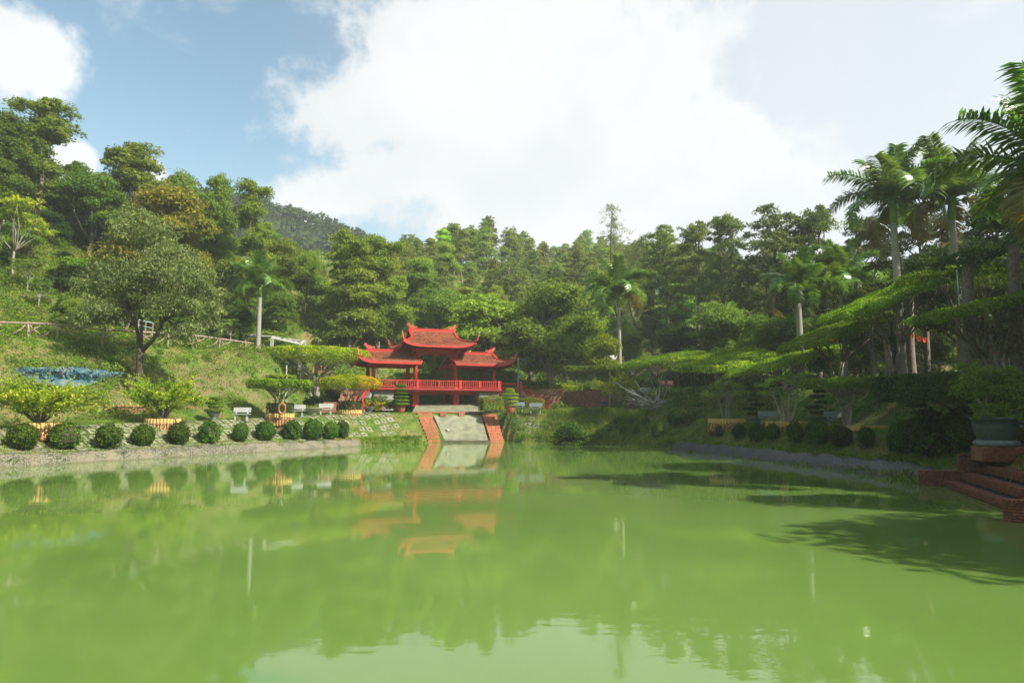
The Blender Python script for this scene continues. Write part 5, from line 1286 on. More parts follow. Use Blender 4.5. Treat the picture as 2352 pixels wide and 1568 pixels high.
# hedges with red flowers beside the spillway
def box_hedge(a, b, h, th, label, seed, flowers=60, mat_='leaf_dark', size=.15, dens=1, color=None):
    rg = np.random.default_rng(seed); a, b = Vector(a), Vector(b); c = a.lerp(b, .5); L = (b - a).length; rz = math.atan2((b - a).y, (b - a).x)
    t = empty('hedge', c, rz, label, 'hedge'); k = int(430 * L * (h + th) * dens); f = rg.integers(0, 4, k); P = np.stack([rg.uniform(-L / 2, L / 2, k), rg.uniform(-th / 2, th / 2, k), rg.uniform(0, h, k)], 1)
    o = np.zeros((k, 3)); P[f == 0, 1] = -th / 2; o[f == 0] = (0, -1, .3); P[f == 1, 1] = -th / 2; o[f == 1] = (0, -1, .3); P[f == 2, 2] = h; o[f == 2] = (0, 0, 1); m3 = f == 3; P[m3, 0] = np.sign(P[m3, 0]) * L / 2; o[m3, 0] = np.sign(P[m3, 0])
    P += rg.normal(0, .05, P.shape); P[:, 2] += .08 * np.sin(P[:, 0] * 2 + seed); fo = mobj('foliage', qmesh('foliage', leaves(rg, P, nrm(o), size, .55, .6), mat_), t)
    if color: fo.color = (*color, 1)
    MB().box((0, 0, h * .42), (L - .3, th - .22, h * .86)).build('core', 'bark_dark', t)
    if flowers: i = rg.choice(k, flowers, replace=False); bl_ = mobj('blossoms', qmesh('blossoms', leaves(rg, P[i] + o[i] * .05, nrm(o[i]), .17, .9, .6), 'petal_red'), t); bl_['kind'] = 'stuff'
    return t
box_hedge(at(1104, 942, 82.6), at(1150, 942, 84), 1.6, 1.2, 'square flowering hedge left of the spiral topiary', 1, 90, 'leaf_mid')
box_hedge(at(1196, 940, 85), at(1247, 941, 86), 1.35, 1.0, 'flowering hedge behind the shaded stone bench', 2, 80, 'leaf_mid')
for i, (px, Y, h, w_, lab, mt) in enumerate([(852, 80.5, 1.9, 1.5, 'leafy shrub with orange flowers at the foot of the curved red rail', 'leaf_bush'), (880, 82, 2.2, 1.6, 'dark rounded shrub under the left end of the pavilion', 'leaf_mid'), (866, 79, 1.3, 1.2, 'low flowering shrub in front of the left pavilion abutment', 'leaf_lime'), (899, 80.5, 1.4, 1.2, 'shrub with orange flowers just left of the terracotta pot', 'leaf_bush'), (838, 79.5, 1.5, 1.0, 'small bright shrub beside the small grey bowl', 'leaf_lime')]):
    p = stand(px, Y); t = empty('flowering_shrub', p, 0, lab, 'shrub', 'shrubs left of the spillway'); rg = np.random.default_rng(30 + i)
    mobj('foliage', qmesh('foliage', clumps(rg, [(rg.uniform(-.4, .4) * w_, rg.uniform(-.3, .3), h * f, w_ * .5, w_ * .45, h * .3) for f in (.3, .45, .6, .72)], 40, 28, .17, .42), mt), t)
    P = np.stack([rg.uniform(-.9, .9, 26) * w_ * .7, rg.uniform(-.8, -.3, 26), rg.uniform(.2, .9, 26) * h], 1); b_ = mobj('blossoms', qmesh('blossoms', leaves(rg, P, np.tile([0, -1, .3], (26, 1)).astype(float), .17, .9, .5), 'petal_red'), t); b_['kind'] = 'stuff'
for i, (px, Y, top, lab) in enumerate([(715, 76, 884, 'dark leafy bush at the foot of the big umbrella tree'), (1250, 98, 855, 'leafy bush on top of the brick wall, left end')]):
    p = stand(px, Y); h = at(px, top + 20, Y).z - p.z; tree('shrub', p.x, p.y, max(1.5, h), lab, 'bush', 'bush')

# right bank trees in planters
for (px, yt, rp, Y, lab) in ((1433, 944, 27, 77, 'short yellow log planter in the grass left of the bare branches'), (1669, 961, 39, 60, 'yellow and brown log planter of the soft crowned tree'), (1806, 968, 42, 52, 'yellow log planter of the multi stemmed tree, between the two benches'), (1992, 977, 41, 44, 'yellow log planter right of the lettered bench')):
    tt, c, r = planter(px, yt, rp, lab, Y, .55)
    if px == 1669: cA = c
    if px == 1806: cB = c
    if px == 1992: cC = c
def soft_tree(c, blobs, stems, label, mat_, seed, sub=26, per=30, size=.13, color=None, bark='bark_pale'):
    rg = np.random.default_rng(seed); t = empty('small_tree', c, 0, label, 'tree'); o = mobj('crown', qmesh('crown', clumps(rg, blobs, sub, per, size, .42), mat_), t)
    if color: o.color = (*color, 1)
    mb = MB()
    for (a, b) in stems:
        pts = limb(mb, a, b, .1, .05, rg, .08, 5, 6)
        for q in blobs:
            if rg.random() < .6: limb(mb, pts[-1], (q[0], q[1], q[2]), .035, .012, rg, .1)
    mb.build('trunk', bark, t, True); return t
soft_tree(cA + Vector((-.1, 0, 0)), [(-1.5, 0, 1.9, .9, .8, .5), (-.8, 0, 2.5, .9, .9, .6), (0, 0, 2.9, 1.0, .9, .6), (.8, 0, 2.7, .9, .9, .6), (1.5, 0, 2.1, .9, .8, .5), (.5, -.4, 2.1, .9, .7, .5), (-.5, .4, 2.0, .9, .7, .5)], [((0, 0, -.3), (-.6, 0, 1.8)), ((.1, 0, -.3), (.2, 0, 2.0)), ((.35, 0, -.3), (.45, 0, 1.9))], 'soft round crowned tree with three pale stems in its log planter', 'leaf_round', 4)
soft_tree(cB, [(-1.3, 0, 2.6, .8, .8, .6), (-.4, 0, 3.1, .8, .8, .6), (.5, 0, 3.0, .8, .8, .6), (1.2, 0, 3.3, .6, .6, .5), (-1.8, 0, 2.0, .6, .6, .5), (-.6, 0, 2.2, .8, .7, .5)], [((-.2, 0, -.3), (-.9, 0, 2.0)), ((0, 0, -.3), (-.3, 0, 2.4)), ((.15, 0, -.3), (.3, 0, 2.2)), ((.2, 0, -.2), (.9, 0, 2.6))], 'multi stemmed tree with pale curved stems between the benches', 'leaf_mid', 6, color=(1.1, 1.1, 1))
p = at(1968, 985, 46); umbrella_tree(p, at(1918, 872, 46).z - p.z, 2.6, 2.2, .6, 'flat crowned tree with twisted leaning trunk beside the lettered bench', 12, 'leaf_canopy', 4, .16, .5, .1, size=.15, dens=1.6, color=(.8, .85, .8)).location.x -= .6
p = stand(2230, 34); umbrella_tree(p, at(2230, 866, 34).z - p.z, 4.1, 3.0, 1.3, 'broad dark flat hedge like tree above the big pot', 13, 'leaf_dark', 5, .2, .8, .15, size=.15, dens=1.7, color=(1.1, 1.2, 1))
p = stand(1286, 97); p.z = max(p.z, 6.3); umbrella_tree(p, at(1286, 888, 97).z - p.z, 4.3, 2.5, 1.2, 'low bright umbrella tree spreading on top of the right brick wall', 14, 'leaf_umbrella', 4, .14, .6, .35, size=.2, dens=1.4, color=(.85, .9, .9))

# canopies trained over the upper path (tilted towards the pond)
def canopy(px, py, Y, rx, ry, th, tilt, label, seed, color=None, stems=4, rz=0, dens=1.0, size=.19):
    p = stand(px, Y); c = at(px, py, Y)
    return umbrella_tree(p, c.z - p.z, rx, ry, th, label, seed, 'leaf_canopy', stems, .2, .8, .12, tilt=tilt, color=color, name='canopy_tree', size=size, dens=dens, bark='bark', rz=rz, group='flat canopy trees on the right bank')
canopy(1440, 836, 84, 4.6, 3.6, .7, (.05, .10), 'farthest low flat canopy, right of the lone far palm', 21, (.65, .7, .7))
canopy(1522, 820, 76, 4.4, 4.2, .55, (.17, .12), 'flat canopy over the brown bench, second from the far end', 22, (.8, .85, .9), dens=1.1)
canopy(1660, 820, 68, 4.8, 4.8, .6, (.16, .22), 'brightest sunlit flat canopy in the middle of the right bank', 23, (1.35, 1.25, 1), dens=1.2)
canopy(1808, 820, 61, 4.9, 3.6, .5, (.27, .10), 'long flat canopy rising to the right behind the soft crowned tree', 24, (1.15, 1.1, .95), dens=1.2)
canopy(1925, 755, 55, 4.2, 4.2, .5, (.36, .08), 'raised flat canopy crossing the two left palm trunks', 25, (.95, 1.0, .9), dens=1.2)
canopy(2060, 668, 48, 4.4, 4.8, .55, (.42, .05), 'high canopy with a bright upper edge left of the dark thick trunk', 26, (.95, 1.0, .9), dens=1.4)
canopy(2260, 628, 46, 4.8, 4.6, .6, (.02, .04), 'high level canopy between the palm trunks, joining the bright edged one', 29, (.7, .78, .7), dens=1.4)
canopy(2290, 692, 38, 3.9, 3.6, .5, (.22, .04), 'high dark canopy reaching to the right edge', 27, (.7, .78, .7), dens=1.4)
canopy(1300, 842, 101, 6.5, 3.0, .7, (.0, .06), 'long creeper canopy with pink flowers behind the pavilion stair', 28, (.75, .85, .8), dens=1.0)
# poles carrying the canopies
poles = [(1495, 62, 838, 940), (1542, 61, 838, 945), (1458, 63, 842, 885), (1597, 58, 842, 890), (1620, 57, 842, 886), (1768, 50, 838, 975), (1848, 47, 800, 960), (1820, 46, 830, 945), (1868, 48, 838, 950), (1900, 48, 770, 905), (1938, 47, 790, 880), (2012, 39, 716, 942), (2037, 40, 770, 880), (2050, 41, 790, 885), (2195, 33, 690, 812), (2222, 31, 620, 810), (2252, 30, 830, 940), (1655, 54, 840, 905), (1700, 53, 838, 880)]
ORD = ['leftmost', 'second', 'third', 'fourth', 'fifth', 'sixth', 'seventh', 'eighth', 'ninth', 'tenth', 'eleventh', 'twelfth', 'thirteenth', 'fourteenth', 'fifteenth', 'sixteenth', 'seventeenth', 'eighteenth', 'rightmost']
for i_, (px, Y, yt, yb) in enumerate(sorted(poles)):
    lab_ = 'thin green metal pole under the flat canopies, ' + ORD[i_] + (' of the row' if i_ in (0, 18) else ' from the left')
    Y = Y * 1.25
    p = stand(px, Y); top = at(px - (px - 1176) * .012 * 0, yt, Y); t = empty('support_pole', p, 0, lab_, 'pole', 'poles under the canopies')
    MB().tube([(0, 0, -.2), (0, 0, top.z - p.z)], .035, 7).build('shaft', 'pole_green', t)
for (px, Y, yt, mt, lab, r_) in ((655, 74, 838, 'white_metal', 'white metal pole standing behind the small umbrella tree', .05), (1190, 90, 822, 'pole_blue', 'blue grey metal lamp pole right of the pavilion', .11), (609, 80, 850, 'pole_green', 'thin grey pole beside the shaded hill stair', .035), (1825, 70, 748, 'dead_wood', 'pale concrete post between the palms, wrapped in creeper', .12)):
    p = stand(px, Y); t = empty('metal_pole', p, 0, lab, 'pole'); hh = at(px, yt, Y).z - p.z; MB().tube([(0, 0, -.3), (0, 0, hh)], r_, 10).build('shaft', mt, t)
    if mt == 'pole_blue': MB().tube([(0, 0, hh - .1), (1.6, .6, hh - .15)], .04, 6).build('arm', mt, t)
for (px, Y, w_, top, lab) in ((2232, 42, .42, 600, 'thick dark trunk rising through the canopies near the right edge'), (2098, 53, .36, 650, 'thick dark trunk behind the tallest palm, below the canopy'), (2342, 40, .42, 560, 'dark trunk at the right picture edge')):
    p = stand(px, Y); t = empty('tree', p, 0, lab, 'tree'); hh = at(px, top, Y).z - p.z; rg = np.random.default_rng(int(px)); mb = MB(); limb(mb, (0, 0, -.4), (.3, 0, hh), w_, w_ * .7, rg, .02, 7, 10); mb.build('trunk', 'bark', t, True)
    rg = np.random.default_rng(int(px)); mobj('crown', qmesh('crown', clumps(rg, [(rg.uniform(-1.6, 1.6), rg.uniform(-1, 1.5), hh + rg.uniform(-.6, 1.6), 1.2, 1.1, .7) for _ in range(5)], 20, 30, .2, .42), 'leaf_dark'), t)
# ixora blossoms of the creeper
rg = np.random.default_rng(77); P = []
for _ in range(70): q = at(rg.uniform(1235, 1360), rg.uniform(800, 880), 90 - rg.uniform(0, 2)); P.append(q[:])

# ---- fallen bare branches and the leafy leaning bush over them
c = put(1500, 975, 75); rg = np.random.default_rng(9); t = empty('fallen_branches', c, 0, 'tangle of bare pale branches lying on the right bank', 'branches'); mb = MB()
hubp = Vector((0, 0, .6))
for i in range(46):
    s = Vector((rg.uniform(-1.5, 1.4), rg.uniform(-.6, .6), rg.uniform(.2, 1.1))); a = rg.choice([2.6, 2.9, .5, 1.9, 1.2, -2.7, -.6, 3.0]) + rg.normal(0, .35); L = rg.uniform(.9, 3.2)
    e_ = s + Vector((math.cos(a) * L, rg.uniform(-.6, .4), math.sin(a) * L * .75 * (1 if math.sin(a) > 0 else .3)))
    limb(mb, s, e_, .05, .014, rg, .06, 5, 4)
for e_ in ((-3.6, .3, 2.6), (-2.6, .2, 2.4), (-4.3, .2, 3.2), (-1.9, 0, 3.2), (1.1, 0, 3.9)): limb(mb, hubp + Vector((.6, 0, -.2)), e_, .08, .03, rg, .05, 6, 5)
mb.build('branches', 'dead_wood', t)
c5 = at(1462, 962, 77); spray_bush(c5, 2.6, 3.4, 'leaning bush with sprays of small leaves above the bare branches', 31, 24, leanv=(-2.4, 0, 2.0), mat_='leaf_lime', k=40, core=False)

# ---- log fence on the left hill
fpx = [(-40, 740, 57), (66, 742, 59), (128, 745, 60.5), (237, 757, 63.5), (323, 762, 67), (445, 770, 72.5), (505, 778, 76), (562, 786, 79.5), (622, 796, 84)]
fp = []
for i, (px, py, Y) in enumerate(fpx):
    top = at(px, py, Y); fp.append(top)
fence = empty('log_fence', (fp[1].x, fp[1].y, h1(fp[1].x, fp[1].y)), 0, 'rustic fence of bent concrete logs running along the left hill', 'fence')
rg = np.random.default_rng(12)
allp = []
for a, b in zip(fp[:-1], fp[1:]):
    L = (b - a).length; k_ = max(1, int(round(L / 3.2)))
    for j in range(k_): allp.append(a.lerp(b, j / k_))
allp.append(fp[-1])
for i, q in enumerate(allp):
    gz = min(h1(q.x, q.y), q.z - .9); mb = MB(); limb(mb, (q.x, q.y, gz - .3), (q.x + rg.uniform(-.1, .1), q.y, q.z + .08), .12, .09, rg, .06, 4, 6); par(mb, 'fence_post', 'rail_wood', fence, True)
    if i < len(allp) - 1:
        b = allp[i + 1]; mb = MB(); limb(mb, q, b, .09, .08, rg, .012, 5, 6); par(mb, 'rail', 'rail_wood', fence, True)
        mb = MB(); lo = lambda f, dz: q.lerp(b, f) + Vector((0, 0, dz)); mb.tube([lo(.06, -.1), lo(.14, -.5), lo(.35, -.75), lo(.5, -1.1)], [.05, .06, .055, .04], 5); mb.tube([lo(.42, -.08), lo(.36, -.3), lo(.22, -.45), lo(.02, -.9)], [.045, .05, .05, .045], 5)
        mb.tube([lo(.5, -1.1), lo(.7, -.85), lo(.86, -.5), lo(.93, -.1)], [.04, .055, .06, .05], 5); par(mb, 'bent_branch', 'rail_wood', fence, True)
# blue pipe rails higher on the slope
for (p0, p1, lab) in (((-10, 578, 80), (52, 607, 82), 'short blue pipe rail at the far left edge of the hill'), ((104, 630, 76), (204, 672, 78), 'blue pipe rail on crooked posts halfway up the left hill'), ((318, 734, 70), (352, 742, 70.5), 'short blue pipe rail behind the dark trunk of the spreading tree')):
    a, b = at(*p0), at(*p1); t = empty('pipe_rail', a, 0, lab, 'railing', 'blue pipe rails on the left hill'); d = b - a
    MB().tube([(0, 0, 0), d], .05, 6).build('rail', 'pipe_blue', t); MB().tube([(0, 0, -.55), d + Vector((0, 0, -.55))], .04, 6).build('rail', 'pipe_blue', t)
    for f in (0.02, .5, .98):
        q = d * f; gz = min(h1(a.x + q.x, a.y + q.y) - a.z, q.z - 1.0); MB().tube([(q.x, q.y, gz - .2), (q.x, q.y, q.z + .05)], .07, 6).build('post', 'rail_wood', t)
# painted relief wall set into the left bank
mw = empty('relief_wall', at(150, 870, 52.5), 0, 'blue and white painted rock relief wall set in the left bank', 'wall'); mb = MB(); vs = []; kx, ky = 30, 8
top_ = [(30, 841), (45, 839), (60, 843), (85, 840), (110, 843), (135, 838), (160, 842), (180, 838), (196, 846), (210, 843), (240, 851), (266, 851)]; bot_ = [(30, 848), (45, 860), (70, 868), (90, 880), (110, 878), (135, 890), (160, 886), (185, 892), (200, 884), (222, 882), (235, 872), (266, 862)]
for z0_ in (0, .5):
    for j in range(ky + 1):
        for i in range(kx + 1):
            x = 30 + 236 * i / kx; ty = np.interp(x, [q[0] for q in top_], [q[1] for q in top_]); by = np.interp(x, [q[0] for q in bot_], [q[1] for q in bot_])
            Yw = 50.6 + 5.5 * i / kx; q = at(x, by + (ty - by) * j / ky, Yw); q.y += z0_ + (.12 * math.sin(i * 2.3 + j * 1.7) + .10 * math.sin(j * 3.1 + i)) * (z0_ == 0) + j * .12; vs.append(q)
W = kx + 1; off = W * (ky + 1); fs = [(j * W + i, j * W + i + 1, (j + 1) * W + i + 1, (j + 1) * W + i) for j in range(ky) for i in range(kx)]
fs += [tuple(q + off for q in f[::-1]) for f in fs]; fs += [(ky * W + i, ky * W + i + 1, ky * W + i + 1 + off, ky * W + i + off) for i in range(kx)]
mb.add(vs, fs); par(mb, 'wall_face', 'mural', mw, True)
# pergola on the left hill
pg = empty('pergola', stand(600, 86), 0, 'grey concrete pergola on the hill beside the white trunked palm', 'pergola'); cors = [at(567, 771, 84), at(683, 771, 82.5), at(818, 787 - 0, 84), at(690, 765, 92)]
A = at(567, 773, 84); B = at(625, 776, 81.5); Cc = at(690, 790, 83.5); D = at(603, 775, 90); E_ = at(700, 785, 88)
for q in (A, B, Cc, D, E_):
    gz = h1(q.x, q.y) - .3; mb = MB().box((q.x, q.y, (q.z + gz) / 2), (.3, .3, q.z - gz)); par(mb, 'post', 'concrete', pg)
for (u, v) in ((A, B), (B, Cc), (D, E_), (A, D), (Cc, E_)): par(MB().bar(u + Vector((0, 0, .05)), v + Vector((0, 0, .05)), .2, .22), 'beam', 'concrete', pg)
for i in range(11):
    f = i / 10; u = (A.lerp(B, f * 2) if f < .5 else B.lerp(Cc, f * 2 - 1)) + Vector((0, 0, .22)); v = D.lerp(E_, f) + Vector((0, 0, .22)); par(MB().bar(u, v, .1, .12), 'rafter', 'concrete', pg)

# ---- lotus seed head and bird-like bits at the waterline, white ornament, statue, person
p = onz(1299, 1021, 0); t = empty('water_plant', p, 0, 'single dried lotus seed head on a bent stalk standing in the water', 'plant'); mb = MB().tube([(.1, 0, -.4), (.12, 0, .5), (-.05, 0, 1.2)], .02, 5); mb.build('stalk', 'palm_shaft', t)
MB().lathe([(.03, 1.15), (.13, 1.28), (.14, 1.38), (.03, 1.4)], 8, c=(-.05, 0, 0)).build('seed_head', 'dead_wood', t)
def skin(name, nodes, edges, mt, parent, sub=2):
    me = bpy.data.meshes.new(name); me.from_pydata([q[:3] for q in nodes], edges, []); me.materials.append(M[mt]); o = mobj(name, me, parent)
    m_ = o.modifiers.new('skin', 'SKIN'); sk = me.skin_vertices[0].data if me.skin_vertices else None
    if sk is None:
        bm = bmesh.new(); bm.from_mesh(me); bm.verts.layers.skin.verify(); bm.to_mesh(me); bm.free(); sk = me.skin_vertices[0].data
    for i, q in enumerate(nodes): sk[i].radius = (q[3], q[4] if len(q) > 4 else q[3]); sk[i].use_root = (i == 0)
    s_ = o.modifiers.new('sub', 'SUBSURF'); s_.levels = sub; s_.render_levels = sub; m_.use_smooth_shade = True; return o
# pale horse statue among the bushes behind the canopies
p = at(1668, 828, 96); hs = empty('horse_statue', p, R(8), 'pale grey horse statue among bushes behind the bright canopy', 'statue')
skin('horse_body', [(0, 0, 1.05, .26), (-.55, 0, 1.12, .25), (.5, 0, 1.08, .28), (.75, 0, 1.2, .2), (-.75, 0, 1.55, .14), (-.95, 0, 1.9, .11), (-1.2, 0, 1.75, .08), (-1.36, 0, 1.6, .055),
     (-.55, .14, .75, .09), (-.58, .14, .4, .055), (-.55, .14, .02, .05), (-.6, -.14, .75, .09), (-.72, -.14, .42, .055), (-.62, -.14, .05, .05),
     (.62, .15, .8, .12), (.72, .15, .45, .06), (.66, .15, .02, .05), (.6, -.15, .8, .12), (.74, -.15, .45, .06), (.7, -.15, .02, .05), (.95, 0, 1.0, .06), (1.02, 0, .55, .04)],
     [(0, 1), (0, 2), (2, 3), (1, 4), (4, 5), (5, 6), (6, 7), (1, 8), (8, 9), (9, 10), (1, 11), (11, 12), (12, 13), (2, 14), (14, 15), (15, 16), (2, 17), (17, 18), (18, 19), (3, 20), (20, 21)], 'statue', hs)
MB().tube([(-.93, .06, 1.98), (-.93, .07, 2.12)], [.04, .01], 5).tube([(-.93, -.06, 1.98), (-.93, -.07, 2.12)], [.04, .01], 5).build('ear', 'statue', hs)
MB().box((0, 0, -.6), (2.0, .8, 1.2)).build('base', 'concrete', hs)
# person in blue behind the branches
p = stand(1385, 86.0); ps = empty('person', p, R(200), 'person in a blue jacket and dark trousers behind the leaning bush', 'person')
body = [(0, 0, .98, .15, .11), (0, -.03, 1.2, .15, .11), (0, -.04, 1.42, .17, .11), (0, -.03, 1.53, .06), (0, 0, 1.6, .055), (0, .02, 1.7, .1, .105), (0, .02, 1.8, .08),
        (.2, -.03, 1.43, .06), (.26, .02, 1.15, .045), (.22, .18, .98, .035), (.2, .25, .93, .03), (-.2, -.03, 1.43, .06), (-.27, .0, 1.15, .045), (-.28, .14, .94, .035), (-.27, .2, .88, .03),
        (.1, 0, .88, .09), (.11, .02, .48, .06), (.11, 0, .08, .045), (.11, .16, .03, .035), (-.1, 0, .88, .09), (-.12, -.02, .48, .06), (-.12, -.05, .08, .045), (-.12, .11, .03, .035)]
ed = [(0, 1), (1, 2), (2, 3), (3, 4), (4, 5), (5, 6), (2, 7), (7, 8), (8, 9), (9, 10), (2, 11), (11, 12), (12, 13), (13, 14), (0, 15), (15, 16), (16, 17), (17, 18), (0, 19), (19, 20), (20, 21), (21, 22)]
skin('body', body, ed, 'skin', ps)
skin('jacket', [(0, 0, .92, .175, .13), (0, -.03, 1.2, .18, .135), (0, -.04, 1.42, .195, .13), (.2, -.03, 1.44, .08), (.27, .02, 1.15, .062), (.23, .17, .99, .05), (-.2, -.03, 1.44, .08), (-.28, 0, 1.15, .062), (-.29, .13, .95, .05)], [(0, 1), (1, 2), (2, 3), (3, 4), (4, 5), (2, 6), (6, 7), (7, 8)], 'cloth_blue', ps)
skin('trousers', [(0, 0, .94, .16, .125), (.1, 0, .84, .11), (.11, .02, .48, .08), (.11, 0, .1, .07), (-.1, 0, .84, .11), (-.12, -.02, .48, .08), (-.12, -.05, .1, .07)], [(0, 1), (1, 2), (2, 3), (0, 4), (4, 5), (5, 6)], 'cloth_dark', ps)
skin('hair', [(0, -.02, 1.72, .115), (0, 0, 1.82, .1)], [(0, 1)], 'hair', ps)
# white bird shaped ornament on the far canopy
p = at(1411, 829, 82); t = empty('white_bird', p, R(20), 'small white bird perched on the far canopy beside the lone palm', 'bird')
skin('bird_body', [(0, 0, .25, .1, .12), (.2, 0, .33, .07), (.3, 0, .5, .04), (.34, 0, .6, .05), (.45, 0, .58, .012), (-.25, 0, .18, .05), (-.45, 0, .12, .02), (.02, .03, .1, .015), (.02, .03, -.08, .012)], [(0, 1), (1, 2), (2, 3), (3, 4), (0, 5), (5, 6), (0, 7), (7, 8)], 'statue', t)
for sg in (-1, 1): MB().add([(.1, sg * .06, .35), (-.15, sg * .1, .3), (-.5, sg * .22, .62), (-.2, sg * .16, .66), (.1, sg * .08, .39), (-.15, sg * .12, .34), (-.5, sg * .24, .65), (-.2, sg * .18, .70)], [(0, 1, 2, 3), (7, 6, 5, 4), (0, 3, 7, 4), (1, 5, 6, 2), (2, 6, 7, 3), (0, 4, 5, 1)]).build('wing', 'statue', t)
# small red flags on cords between the palms
def flags(p0, p1, Y, n_, lab):
    a, b = at(*p0, Y), at(*p1, Y); t = empty('flag_cord', a, 0, lab, 'flags'); d = b - a; MB().tube([(0, 0, .05), d * .5 + Vector((0, 0, -.05)), d + Vector((0, 0, .05))], .012, 4).build('cord', 'wire', t)
    for i in range(n_):
        f = (i + .5) / n_ + rnd.uniform(-.03, .03); q = d * f; s = rnd.uniform(.14, .22); o = MB().add([(q.x - s, q.y, q.z), (q.x + s, q.y + .05, q.z + .02), (q.x + s * .7, q.y + .12, q.z - 2 * s), (q.x - s * .6, q.y + .03, q.z - 1.8 * s)], [(0, 1, 2, 3)]).build('flag', 'flag_red', t)
flags((1780, 778), (1948, 776), 72, 11, 'row of small red flags hanging behind the raised canopy between palm trunks'); flags((2090, 765), (2130, 778), 52, 3, 'three red paper flags hanging between dark trunks under the high canopy')
# low round masonry planter with red rim behind the trunks
p = stand(2290, 48.0); t = empty('masonry_planter', p, 0, 'low masonry planter with a red rim on the upper lawn', 'planter'); hh = at(2290, 810, 48).z - p.z
MB().lathe([(2.0, -.3), (2.0, hh - .1)], 24, sy=.5).build('body', 'stone_base', t); MB().lathe([(2.08, hh - .12), (2.08, hh), (1.8, hh)], 24, sy=.5).build('rim', 'terracotta', t)

